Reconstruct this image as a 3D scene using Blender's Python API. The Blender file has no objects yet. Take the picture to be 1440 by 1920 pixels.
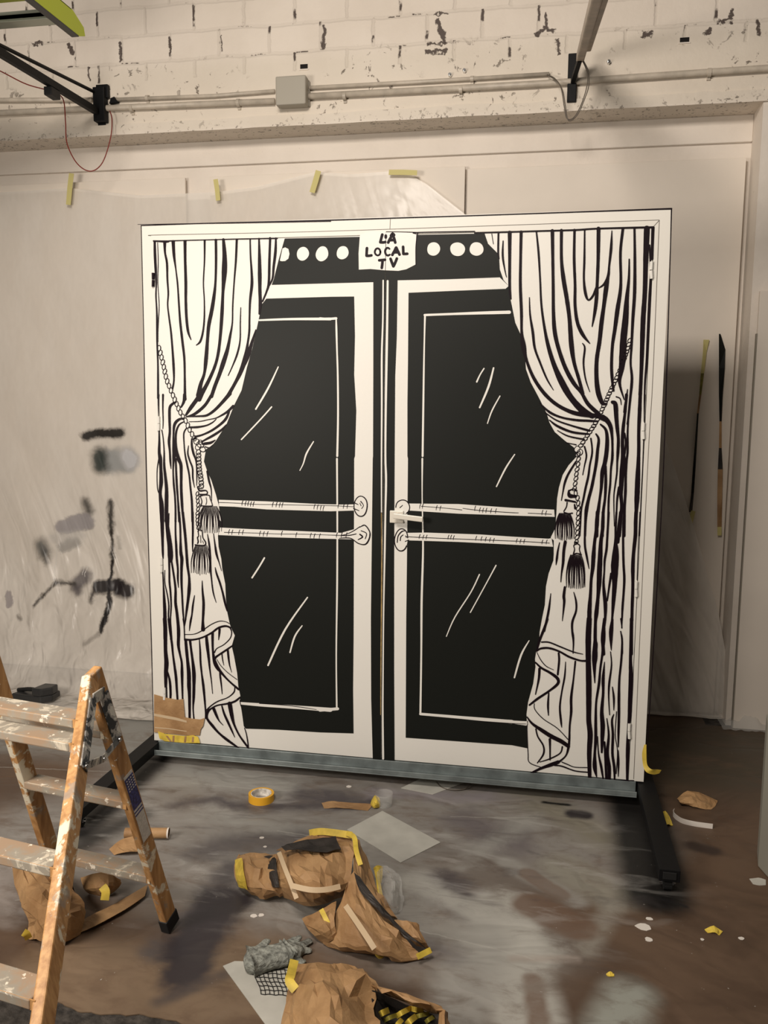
import bpy, bmesh, math, random
from mathutils import Vector, Matrix, noise
from mathutils.geometry import tessellate_polygon
random.seed(7)
S = bpy.context.scene
COL = S.collection

# ------------------------------------------------------------------ camera
F = 1590.0                                   # focal length in pixels of the 1440x1920 frame
YAW, PITCH, ROLL = -0.18243756, 0.125204, 0.00882018
CAM = Vector((0.61295107, -3.42419665, 1.50988153 + 0.10))
_f = Vector((math.sin(YAW)*math.cos(PITCH), math.cos(YAW)*math.cos(PITCH), -math.sin(PITCH)))
_r0 = Vector((math.cos(YAW), -math.sin(YAW), 0)); _u0 = _r0.cross(_f)
_r = math.cos(ROLL)*_r0 + math.sin(ROLL)*_u0
_u = -math.sin(ROLL)*_r0 + math.cos(ROLL)*_u0
cd = bpy.data.cameras.new('camera'); cam = bpy.data.objects.new('camera', cd); COL.objects.link(cam)
cd.sensor_fit = 'VERTICAL'; cd.sensor_height = 36; cd.sensor_width = 27; cd.lens = F/1920*36
cd.clip_start = 0.05
cam.matrix_world = Matrix(((_r.x,_u.x,-_f.x,CAM.x),(_r.y,_u.y,-_f.y,CAM.y),(_r.z,_u.z,-_f.z,CAM.z),(0,0,0,1)))
S.camera = cam

# ------------------------------------------------------------------ light
S.view_settings.view_transform = 'Standard'
try: S.view_settings.look = 'None'
except Exception: pass
S.view_settings.gamma = 1; S.view_settings.use_curve_mapping = False
S.view_settings.exposure = 0.0
W = bpy.data.worlds.new('world'); S.world = W; W.use_nodes = True
W.node_tree.nodes['Background'].inputs[0].default_value = (1.0, 0.90, 0.78, 1)
W.node_tree.nodes['Background'].inputs[1].default_value = 0.075
def area(name, loc, target, sx, sy, power, col):
    l = bpy.data.lights.new(name, 'AREA'); l.shape = 'RECTANGLE'; l.size = sx; l.size_y = sy; l.energy = power; l.color = col
    o = bpy.data.objects.new(name, l); COL.objects.link(o); o.location = loc
    o.rotation_euler = (Vector(target)-Vector(loc)).to_track_quat('-Z', 'Y').to_euler(); return o

area('ceiling_tube_light', (-0.32, -2.95, 3.65), (0.1, 0.6, 1.7), 1.1, 0.5, 104, (1.0, 0.90, 0.80))
area('low_left_fill_light', (-1.7, -3.0, 1.9), (-0.3, 0.0, 0.8), 0.9, 0.7, 64, (1.0, 0.905, 0.80))  # unseen fill light, added to brighten the lower left

# ------------------------------------------------------------------ projection helpers: where a thing in the photo stands
def ray(x, y): return _f + _r*((x-720)/F) - _u*((y-960)/F)
def fl(x, y, z=0.0):
    d = ray(x, y); t = (z-CAM.z)/d.z; return CAM + d*t
def pl(x, y, Y=0.0):
    d = ray(x, y); t = (Y-CAM.y)/d.y; return CAM + d*t
def plx(x, y, X):
    d = ray(x, y); t = (X-CAM.x)/d.x; return CAM + d*t

# ------------------------------------------------------------------ materials
def mat(name, col, rough=0.6, metal=0.0, bump=0.0, bscale=40, var=0.0, vscale=6, spec=0.4, emit=None):
    m = bpy.data.materials.new(name); m.use_nodes = True; nt = m.node_tree; b = nt.nodes['Principled BSDF']
    b.inputs['Base Color'].default_value = (*col, 1); b.inputs['Roughness'].default_value = rough
    b.inputs['Metallic'].default_value = metal; b.inputs['Specular IOR Level'].default_value = spec
    tc = nt.nodes.new('ShaderNodeTexCoord')
    if bump:
        n = nt.nodes.new('ShaderNodeTexNoise'); n.inputs['Scale'].default_value = bscale; n.inputs['Detail'].default_value = 6
        nt.links.new(tc.outputs['Object'], n.inputs['Vector'])
        bp = nt.nodes.new('ShaderNodeBump'); bp.inputs['Strength'].default_value = bump; bp.inputs['Distance'].default_value = 0.01
        nt.links.new(n.outputs['Fac'], bp.inputs['Height']); nt.links.new(bp.outputs[0], b.inputs['Normal'])
    if var:
        n = nt.nodes.new('ShaderNodeTexNoise'); n.inputs['Scale'].default_value = vscale; n.inputs['Detail'].default_value = 5
        nt.links.new(tc.outputs['Object'], n.inputs['Vector'])
        mx = nt.nodes.new('ShaderNodeMix'); mx.data_type = 'RGBA'
        mx.inputs['A'].default_value = (*[max(0, c*(1-var)) for c in col], 1); mx.inputs['B'].default_value = (*[min(1, c*(1+var)) for c in col], 1)
        mr = nt.nodes.new('ShaderNodeMapRange'); mr.inputs[1].default_value = .35; mr.inputs[2].default_value = .65
        nt.links.new(n.outputs['Fac'], mr.inputs[0]); nt.links.new(mr.outputs[0], mx.inputs['Factor'])
        nt.links.new(mx.outputs['Result'], b.inputs['Base Color'])
    return m

class NT:                                    # small helper to write shader maths
    def __init__(s, m): s.nt = m.node_tree; s.b = s.nt.nodes['Principled BSDF']
    def n(s, t, **kw):
        x = s.nt.nodes.new(t)
        for k, v in kw.items(): setattr(x, k, v)
        return x
    def l(s, a, b): s.nt.links.new(a, b)
    def put(s, sock, v):
        if isinstance(v, bpy.types.NodeSocket): s.l(v, sock)
        else: sock.default_value = v
    def m(s, op, a, b=0.0, c=0.0, clamp=False):
        x = s.n('ShaderNodeMath', operation=op); x.use_clamp = clamp
        s.put(x.inputs[0], a); s.put(x.inputs[1], b); s.put(x.inputs[2], c); return x.outputs[0]
    def v(s, op, a, b=(0,0,0), out=0, scale=None):
        x = s.n('ShaderNodeVectorMath', operation=op); s.put(x.inputs[0], a); s.put(x.inputs[1], b)
        if scale is not None: s.put(x.inputs['Scale'], scale)
        return x.outputs[out]
    def mix(s, f, a, b):
        x = s.n('ShaderNodeMix', data_type='RGBA'); s.put(x.inputs['Factor'], f)
        s.put(x.inputs['A'], a if not isinstance(a, tuple) else (*a, 1)); s.put(x.inputs['B'], b if not isinstance(b, tuple) else (*b, 1))
        return x.outputs['Result']
    def noise(s, vec, scale, detail=4, rough=.5, dist=0, color=False):
        x = s.n('ShaderNodeTexNoise'); x.inputs['Scale'].default_value = scale; x.inputs['Detail'].default_value = detail
        x.inputs['Roughness'].default_value = rough; x.inputs['Distortion'].default_value = dist
        s.l(vec, x.inputs['Vector']); return x.outputs['Color' if color else 'Fac']
    def rng(s, x, a, b, c=0.0, d=1.0, smooth=True):
        y = s.n('ShaderNodeMapRange'); y.interpolation_type = 'SMOOTHSTEP' if smooth else 'LINEAR'
        s.put(y.inputs[0], x)
        for i, q in enumerate((a, b, c, d)): y.inputs[i+1].default_value = q
        return y.outputs[0]
    def sep(s, v):
        x = s.n('ShaderNodeSeparateXYZ'); s.l(v, x.inputs[0]); return x.outputs
    def comb(s, x, y, z=0.0):
        c = s.n('ShaderNodeCombineXYZ'); s.put(c.inputs[0], x); s.put(c.inputs[1], y); s.put(c.inputs[2], z); return c.outputs[0]
    def blob(s, p, a, b, r, soft, amt=1.0):  # a soft mark from a to b (metres, flat), radius r fading over soft
        a = Vector((a[0], a[1], 0)); b = Vector((b[0], b[1], 0)); ba = b-a
        d2 = ba.dot(ba)
        pa = s.v('SUBTRACT', p, tuple(a))
        if d2 > 1e-6:
            t = s.m('MULTIPLY', s.v('DOT_PRODUCT', pa, tuple(ba), out=1), 1/d2, clamp=True)
            q = s.v('SCALE', tuple(ba), scale=t); pa = s.v('SUBTRACT', pa, q)
        L = s.v('LENGTH', pa, out=1)
        return s.rng(L, r-soft/2 if r > soft/2 else 0.0, r+soft/2, amt, 0.0)

M = {}
M['door_white'] = mat('door white paint', (.77, .75, .70), .45, bump=.03, bscale=60)
M['frame_white'] = mat('frame white paint', (.75, .725, .665), .5, bump=.03, bscale=60)
M['ink_black'] = mat('matt black paint', (.007, .008, .0065), .5, spec=.2)
M['ink_marker'] = mat('black marker ink', (.008, .0035, .006), .5, spec=.14)
M['ink_grey'] = mat('grey groove line', (.16, .14, .12), .6)
M['gap_dark'] = mat('dark door gap', (.015, .013, .012), .8)
M['raw_wood'] = mat('raw wood edge', (.36, .24, .09), .7, var=.3, vscale=30)
M['handle'] = mat('painted handle', (.70, .66, .58), .3, spec=.5)
M['steel_grey'] = mat('grey painted steel', (.20, .23, .23), .38, metal=.3, var=.25, vscale=12)
M['black_steel'] = mat('black steel', (.006, .006, .0065), .55, bump=.05, spec=.2)
M['black_rubber'] = mat('black rubber', (.012, .012, .012), .6)
M['chrome'] = mat('chrome', (.7, .7, .7), .15, metal=1)
M['pipe'] = mat('grey painted conduit', (.52, .46, .38), .4, var=.12, vscale=20)
M['box_grey'] = mat('grey junction box', (.40, .37, .31), .45)
M['bracket_wood'] = mat('grey brown rail', (.40, .335, .27), .5, var=.18, vscale=10)
M['green'] = mat('lime green fibreglass', (.50, .58, .02), .4)
M['green_dark'] = mat('olive green fibreglass', (.28, .31, .015), .45)
M['alu'] = mat('aluminium rung', (.42, .44, .37), .35, metal=.6)
M['red_cable'] = mat('red cable', (.22, .025, .015), .4)
M['grey_cable'] = mat('grey cable', (.12, .10, .08), .5)
M['tape_pale'] = mat('pale yellow masking tape', (.62, .55, .22), .6)
M['tape_yellow'] = mat('yellow masking tape', (.68, .50, .07), .5, var=.2, vscale=25)
M['olive_tape'] = mat('dark olive tape', (.22, .19, .03), .5, var=.3, vscale=40)
M['tape_orange'] = mat('orange yellow tape', (.85, .44, .03), .45)
M['board_white'] = mat('white painted board', (.80, .725, .635), .6, var=.03, vscale=3, bump=.04, bscale=20)
M['box_face'] = mat('white box paint greyed for shade', (.26,.25,.21), .6)  # white box, its shade put into this grey
M['board_dark'] = mat('board edge', (.30, .27, .22), .7)
M['paper_white'] = mat('white paper', (.50, .49, .44), .7, var=.08, vscale=12)
M['paper_edge'] = mat('cardboard edge', (.75, .70, .64), .7)
M['plastic_dark'] = mat('dark plastic', (.03, .03, .03), .35)
M['black_void'] = mat('black hole', (.01, .008, .007), .9)
M['lilac'] = mat('pale pink plastic', (.62, .52, .52), .5)

def ladder_wood():
    m = mat('paint splashed wood', (.4, .2, .1), .5); t = NT(m)
    tc = t.n('ShaderNodeTexCoord').outputs['Object']
    g = t.noise(t.v('MULTIPLY', tc, (60, 60, 6)), 1.0, 5, .6)
    c = t.mix(t.rng(g, .3, .7), (.36, .175, .06), (.60, .34, .14))
    n1 = t.noise(tc, 9, 6, .62, .4)
    n2 = t.noise(tc, 55, 4, .6)
    c = t.mix(t.rng(n1, .56, .60), c, (.74, .67, .52))
    c = t.mix(t.rng(n2, .68, .71), c, (.80, .76, .66))
    n3 = t.noise(t.v('ADD', tc, (3, 5, 1)), 14, 5, .6)
    c = t.mix(t.m('MULTIPLY', t.rng(n3, .60, .66), .7), c, (.30, .26, .22))
    t.l(c, t.b.inputs['Base Color'])
    bp = t.n('ShaderNodeBump'); bp.inputs['Strength'].default_value = .25; bp.inputs['Distance'].default_value = .004
    t.l(n1, bp.inputs['Height']); t.l(bp.outputs[0], t.b.inputs['Normal']); return m
M['ladder'] = ladder_wood()
def tread_wood():
    m = mat('grimy tread wood', (.3, .2, .1), .6); t = NT(m)
    tc = t.n('ShaderNodeTexCoord').outputs['Object']
    n1 = t.noise(tc, 12, 7, .65, .5)
    c = t.mix(t.rng(n1, .38, .56), (.34, .24, .16), (.30, .27, .22))
    c = t.mix(t.rng(n1, .56, .62), c, (.56, .50, .40))
    n2 = t.noise(t.v('ADD', tc, (1, 2, 3)), 40, 5, .6)
    c = t.mix(t.rng(n2, .62, .66), c, (.78, .70, .58))
    t.l(c, t.b.inputs['Base Color']); return m
M['tread'] = tread_wood()
def splashed_metal():
    m = mat('paint splashed metal', (.1, .1, .1), .4, metal=.3); t = NT(m)
    tc = t.n('ShaderNodeTexCoord').outputs['Object']
    n1 = t.noise(tc, 22, 5, .6, .5)
    c = t.mix(t.rng(n1, .47, .50), (.05, .055, .06), (.48, .46, .43))
    c = t.mix(t.rng(n1, .56, .58), c, (.82, .80, .72))
    t.l(c, t.b.inputs['Base Color']); return m
M['hinge_metal'] = splashed_metal()
def kraft():
    m = mat('brown masking paper', (.3, .17, .08), .62); t = NT(m)
    tc = t.n('ShaderNodeTexCoord').outputs['Object']
    n1 = t.noise(tc, 7, 5, .6)
    c = t.mix(t.rng(n1, .3, .7), (.30, .165, .07), (.47, .285, .135))
    t.l(c, t.b.inputs['Base Color'])
    n2 = t.noise(tc, 30, 5, .6, 1.0)
    bp = t.n('ShaderNodeBump'); bp.inputs['Strength'].default_value = .5; bp.inputs['Distance'].default_value = .006
    t.l(n2, bp.inputs['Height']); t.l(bp.outputs[0], t.b.inputs['Normal']); return m
M['kraft'] = kraft()
M['kraft_dark'] = mat('black sprayed and shaded paper', (.03, .025, .022), .6, bump=.3, bscale=30, var=.5, vscale=18)  # overspray, and also the shade inside folds and the tube
M['fold_pale'] = mat('pale tape on paper', (.58, .44, .28), .6)
M['glove'] = mat('paint caked glove', (.26, .27, .24), .75, bump=.8, bscale=90, var=.55, vscale=45)
def clear(name, col, alpha, rough):
    m = mat(name, col, rough, spec=.6); b = m.node_tree.nodes['Principled BSDF']; b.inputs['Alpha'].default_value = alpha; return m
M['clear'] = clear('clear plastic', (.75, .75, .72), .28, .1)

# ------------------------------------------------------------------ mesh helpers
class MB:
    def __init__(s): s.v = []; s.f = []; s.mi = []; s.mats = []; s.smooth = False
    def k(s, m):
        if m not in s.mats: s.mats.append(m)
        return s.mats.index(m)
    def add(s, vs, fs, m):
        o = len(s.v); s.v += [tuple(x) for x in vs]; k = s.k(m)
        for f in fs: s.f.append([o+i for i in f]); s.mi.append(k)
    def box(s, a, b, m):
        x0,y0,z0 = a; x1,y1,z1 = b
        s.add([(x0,y0,z0),(x1,y0,z0),(x1,y1,z0),(x0,y1,z0),(x0,y0,z1),(x1,y0,z1),(x1,y1,z1),(x0,y1,z1)],
              [(0,3,2,1),(4,5,6,7),(0,1,5,4),(1,2,6,5),(2,3,7,6),(3,0,4,7)], m)
    def bar(s, p, q, w, h, m, side=None):    # box from p to q; w along side, h along the third axis
        p = Vector(p); q = Vector(q); d = (q-p).normalized()
        side = Vector(side) if side is not None else Vector((1,0,0))
        a = (side - d*side.dot(d)).normalized(); b = d.cross(a)
        vs = [c + a*(i*w/2) + b*(j*h/2) for c in (p, q) for i, j in ((-1,-1),(1,-1),(1,1),(-1,1))]
        s.add(vs, [(0,1,2,3),(7,6,5,4),(0,4,5,1),(1,5,6,2),(2,6,7,3),(3,7,4,0)], m)
    def tube(s, pts, r, m, n=10, cap=True):
        pts = [Vector(p) for p in pts]; rs = r if isinstance(r, (list, tuple)) else [r]*len(pts)
        t0 = (pts[1]-pts[0]).normalized(); a = t0.orthogonal().normalized(); vs = []
        for i, p in enumerate(pts):
            t = (pts[min(i+1, len(pts)-1)]-pts[max(i-1, 0)]).normalized()
            a = (a - t*a.dot(t)).normalized(); b = t.cross(a)
            for j in range(n):
                th = 2*math.pi*j/n; vs.append(p + a*(rs[i]*math.cos(th)) + b*(rs[i]*math.sin(th)))
        fs = [(i*n+j, i*n+(j+1)%n, (i+1)*n+(j+1)%n, (i+1)*n+j) for i in range(len(pts)-1) for j in range(n)]
        if cap: fs += [tuple(reversed(range(n))), tuple(range((len(pts)-1)*n, len(pts)*n))]
        s.add(vs, fs, m)
    def prism(s, poly, off, m):              # closed 3D polygon extruded by vector off
        poly = [Vector(p) for p in poly]; off = Vector(off); n = len(poly)
        tris = tessellate_polygon([poly])
        vs = poly + [p+off for p in poly]
        fs = [tuple(t) for t in tris] + [tuple(n+i for i in reversed(t)) for t in tris] + [(i, (i+1)%n, n+(i+1)%n, n+i) for i in range(n)]
        s.add(vs, fs, m)
    def flat(s, poly, m):
        poly = [Vector(p) for p in poly]; s.add(poly, [tuple(t) for t in tessellate_polygon([poly])], m)
    def grid(s, rows, m):
        nr, nc = len(rows), len(rows[0]); s.add([p for r in rows for p in r],
            [(i*nc+j, i*nc+j+1, (i+1)*nc+j+1, (i+1)*nc+j) for i in range(nr-1) for j in range(nc-1)], m)
    def build(s, name, parent=None, origin=None, smooth=False, bevel=0, solid=0, recalc=True):
        me = bpy.data.meshes.new(name); org = Vector(origin) if origin is not None else Vector((0,0,0))
        me.from_pydata([tuple(Vector(v)-org) for v in s.v], [], s.f)
        for m in s.mats: me.materials.append(M[m] if isinstance(m, str) else m)
        me.polygons.foreach_set('material_index', s.mi)
        if recalc:
            bm = bmesh.new(); bm.from_mesh(me); bmesh.ops.recalc_face_normals(bm, faces=bm.faces); bm.to_mesh(me); bm.free()
        if smooth: me.polygons.foreach_set('use_smooth', [True]*len(me.polygons))
        me.update(); o = bpy.data.objects.new(name, me); COL.objects.link(o); o.location = org
        if parent is not None:
            o.parent = parent; o.location = org - world_loc(parent)
        if bevel: md = o.modifiers.new('bevel', 'BEVEL'); md.width = bevel; md.segments = 2; md.limit_method = 'ANGLE'
        if solid: md = o.modifiers.new('solid', 'SOLIDIFY'); md.thickness = solid; md.offset = 0
        return o
def world_loc(o):
    v = Vector(o.location)
    while o.parent is not None: o = o.parent; v = v + o.location
    return v
def tag(o, label, cat=None, group=None, kind=None):
    if label: o['label'] = label
    if cat: o['category'] = cat
    if group: o['group'] = group
    if kind: o['kind'] = kind
    return o
def empty(name, loc, label, cat, group=None):
    o = bpy.data.objects.new(name, None); COL.objects.link(o); o.location = loc; o.empty_display_size = .1
    return tag(o, label, cat, group)
def cr(pts, n=6):                            # Catmull-Rom through points of any dimension
    P = [tuple(p) for p in pts]
    if len(P) < 3: 
        return [tuple(P[0][k]+(P[1][k]-P[0][k])*i/n for k in range(len(P[0]))) for i in range(n+1)]
    out = []
    for i in range(len(P)-1):
        p0 = P[max(i-1,0)]; p1 = P[i]; p2 = P[i+1]; p3 = P[min(i+2, len(P)-1)]
        for j in range(n):
            t = j/n
            out.append(tuple(.5*((2*p1[k]) + (-p0[k]+p2[k])*t + (2*p0[k]-5*p1[k]+4*p2[k]-p3[k])*t*t + (-p0[k]+3*p1[k]-3*p2[k]+p3[k])*t**3) for k in range(len(p1))))
    out.append(P[-1]); return out

# ================================================================== SETTING
YW, YR = 1.0, 1.2                            # front of the brick wall, back of the recess below it
ZL = pl(545, 236, YW).z                      # underside of the ledge
XP = pl(1409, 560, YW).x                     # right side of the recess
ZT, XL, XR = 4.4, -4.2, 2.9
def wall_mat():
    m = mat('white painted hollow brick', (.7, .64, .54), .65); t = NT(m)
    tc = t.n('ShaderNodeTexCoord').outputs['Object']
    x, y, z = t.sep(tc)
    wob = t.noise(tc, 5, 4, .6); wob2 = t.noise(tc, 30, 5, .6)
    zz = t.m('ADD', z, t.m('MULTIPLY', t.m('SUBTRACT', wob, .5), .035)); xx = t.m('ADD', x, t.m('MULTIPLY', t.m('SUBTRACT', wob2, .5), .02))
    H = .1365; Wd = .272; z0 = pl(400, 108, YW).z; x0 = pl(318, 85, YW).x
    rz = t.m('DIVIDE', t.m('SUBTRACT', zz, z0), H); row = t.m('FLOOR', rz); fz = t.m('FRACT', rz)
    rx = t.m('ADD', t.m('DIVIDE', t.m('SUBTRACT', xx, x0), Wd), t.m('MULTIPLY', t.m('MODULO', t.m('ADD', row, 20), 2), .5)); fx = t.m('FRACT', rx)
    dx = t.m('MULTIPLY', t.m('SUBTRACT', .5, t.m('ABSOLUTE', t.m('SUBTRACT', fx, .5))), Wd)
    dz = t.m('MULTIPLY', t.m('SUBTRACT', .5, t.m('ABSOLUTE', t.m('SUBTRACT', fz, .5))), H)
    zb = pl(545, 133, YW).z                  # bricks only above the concrete band
    isb = t.rng(z, zb-.005, zb+.005)
    jx = t.m('MULTIPLY', t.rng(dx, .003, .012, 1, 0), isb); jz = t.m('MULTIPLY', t.rng(dz, .003, .012, 1, 0), isb)
    pick = t.noise(t.comb(t.m('FLOOR', t.m('MULTIPLY', t.m('ADD', rx, .5), 1)), row), 3.3, 1)
    gapn = t.noise(tc, 11, 3, .5)
    crack = t.m('MULTIPLY', t.m('MULTIPLY', t.rng(dx, .004, .0075, 1, 0), t.rng(gapn, .52, .58)), t.m('MULTIPLY', isb, t.rng(fz, .12, .2)))
    crackz = t.m('MULTIPLY', t.m('MULTIPLY', t.rng(dz, .001, .004, 1, 0), t.rng(t.noise(tc, 7, 4, .7), .57, .62)), isb)
    stn = t.noise(tc, 2.2, 5, .6)
    c = t.mix(t.rng(stn, .3, .7), (.75, .67, .58), (.82, .74, .65))
    c = t.mix(t.m('MULTIPLY', jz, .10), c, (.35, .30, .24)); c = t.mix(t.m('MULTIPLY', jx, .16), c, (.35, .30, .24))
    # flaked paint along the concrete band and the ledge
    band = t.m('MULTIPLY', t.rng(z, ZL-.02, ZL+.02), t.rng(z, zb+.02, zb+.12, 1, 0))
    fl1 = t.noise(tc, 16, 8, .7, .6); fl2 = t.noise(tc, 2.6, 3, .5)
    flake = t.m('MULTIPLY', t.rng(fl1, .60, .63), t.m('MULTIPLY', band, t.rng(fl2, .42, .56)))
    near = t.m('MULTIPLY', t.rng(z, ZL-.01, ZL+.045, 1, 0), t.rng(z, ZL-.08, ZL-.03))
    flake = t.m('MAXIMUM', flake, t.m('MULTIPLY', t.rng(t.noise(tc, 45, 4, .7), .60, .63), t.m('MULTIPLY', near, .9)))
    c = t.mix(t.m('MULTIPLY', band, .25), c, (.60, .545, .42))
    c = t.mix(t.m('MULTIPLY', flake, .85), c, (.13, .10, .075))
    dark = t.m('MAXIMUM', crack, crackz)
    p2 = t.comb(t.m('ADD', x, t.m('MULTIPLY', t.m('SUBTRACT', wob2, .5), .055)), t.m('ADD', z, t.m('MULTIPLY', t.m('SUBTRACT', t.noise(tc, 38, 3), .5), .07)))
    for (ax, ay, bx, by, r) in [(1006,65,1022,54,4),(1022,54,1038,58,3),(1024,30,1024,54,3),(1206,66,1222,62,4),(1326,60,1330,58,6),
            (800,98,835,96,4),(815,28,840,24,2),(130,85,136,100,4),(165,130,168,150,2),(60,82,80,80,2),(1350,40,1372,38,3),(1372,20,1370,40,3),
            (1420,36,1424,66,3),(820,40,835,78,5),(800,82,836,82,2),(1046,76,1048,102,3),(608,50,606,90,4),(225,84,226,112,4),(318,72,319,104,3),(415,65,414,95,1.5)]:
        a = pl(ax, ay, YW); b = pl(bx, by, YW)
        dark = t.m('MAXIMUM', dark, t.blob(p2, (a.x, a.z), (b.x, b.z), r/480, .006))
    c = t.mix(t.m('MULTIPLY', dark, .92), c, (.045, .025, .02))
    t.l(c, t.b.inputs['Base Color'])
    h = t.m('SUBTRACT', t.m('MULTIPLY', wob2, .25), t.m('ADD', t.m('MULTIPLY', t.m('MAXIMUM', jx, jz), .45), t.m('MULTIPLY', t.m('MAXIMUM', dark, flake), .8)))
    h = t.m('ADD', h, t.m('MULTIPLY', wob, .6))
    bp = t.n('ShaderNodeBump'); bp.inputs['Strength'].default_value = .55; bp.inputs['Distance'].default_value = .012
    t.l(h, bp.inputs['Height']); t.l(bp.outputs[0], t.b.inputs['Normal']); return m
M['brick'] = wall_mat()
def plaster():
    m = mat('white plaster', (.74, .675, .575), .65); t = NT(m)
    tc = t.n('ShaderNodeTexCoord').outputs['Object']; n = t.noise(tc, 3, 6, .6); n2 = t.noise(tc, 25, 5, .6)
    c = t.mix(t.rng(n, .35, .65), (.76, .69, .61), (.81, .74, .66))
    c = t.mix(t.m('MULTIPLY', t.rng(n2, .70, .74), .5), c, (.45, .40, .33))
    t.l(c, t.b.inputs['Base Color'])
    bp = t.n('ShaderNodeBump'); bp.inputs['Strength'].default_value = .25; bp.inputs['Distance'].default_value = .01
    t.l(n2, bp.inputs['Height']); t.l(bp.outputs[0], t.b.inputs['Normal']); return m
M['plaster'] = plaster()

b = MB()                                     # brick wall above the ledge and the pier on the right: one solid
b.box((XL, YW, ZL), (XR, 1.6, ZT), 'brick')
tag(b.build('wall_back'), 'white painted brick wall above the ledge', kind='structure')
b = MB(); b.box((XP, YW, 0), (XR, 1.6, ZL), 'plaster'); tag(b.build('wall_right'), None, kind='structure')
b = MB(); b.box((XL, YR, 0), (XP, 1.6, ZL), 'plaster'); tag(b.build('wall_rear'), None, kind='structure')
zt0 = pl(700, 297, YR-.02).z
b = MB(); b.box((XL, YR-.02, zt0), (XP, YR, ZL), 'plaster')
tag(b.build('trim_1', bevel=.004), None, kind='structure')
# plaster lip along the front of the ledge
b = MB()
za = pl(800, 205, YW).z
pts = []
N = 160
lo, hi = [], []
for i in range(N+1):
    x = XL + (XR-XL)*i/N
    d = .012*noise.noise(Vector((x*3, 1, 0))) + .006*noise.noise(Vector((x*14, 4, 0)))
    lo.append(Vector((x, YW-.014, ZL-.004+.3*d))); hi.append(Vector((x, YW-.014+.004*noise.noise(Vector((x*8,2,2))), ZL+.05+d)))
bk = [Vector((p.x, YW+.002, p.z)) for p in hi]; bl = [Vector((p.x, YW+.02, p.z)) for p in lo]
b.grid([bl, lo, hi, bk], 'brick')
tag(b.build('trim_2'), None, kind='structure')

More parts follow.
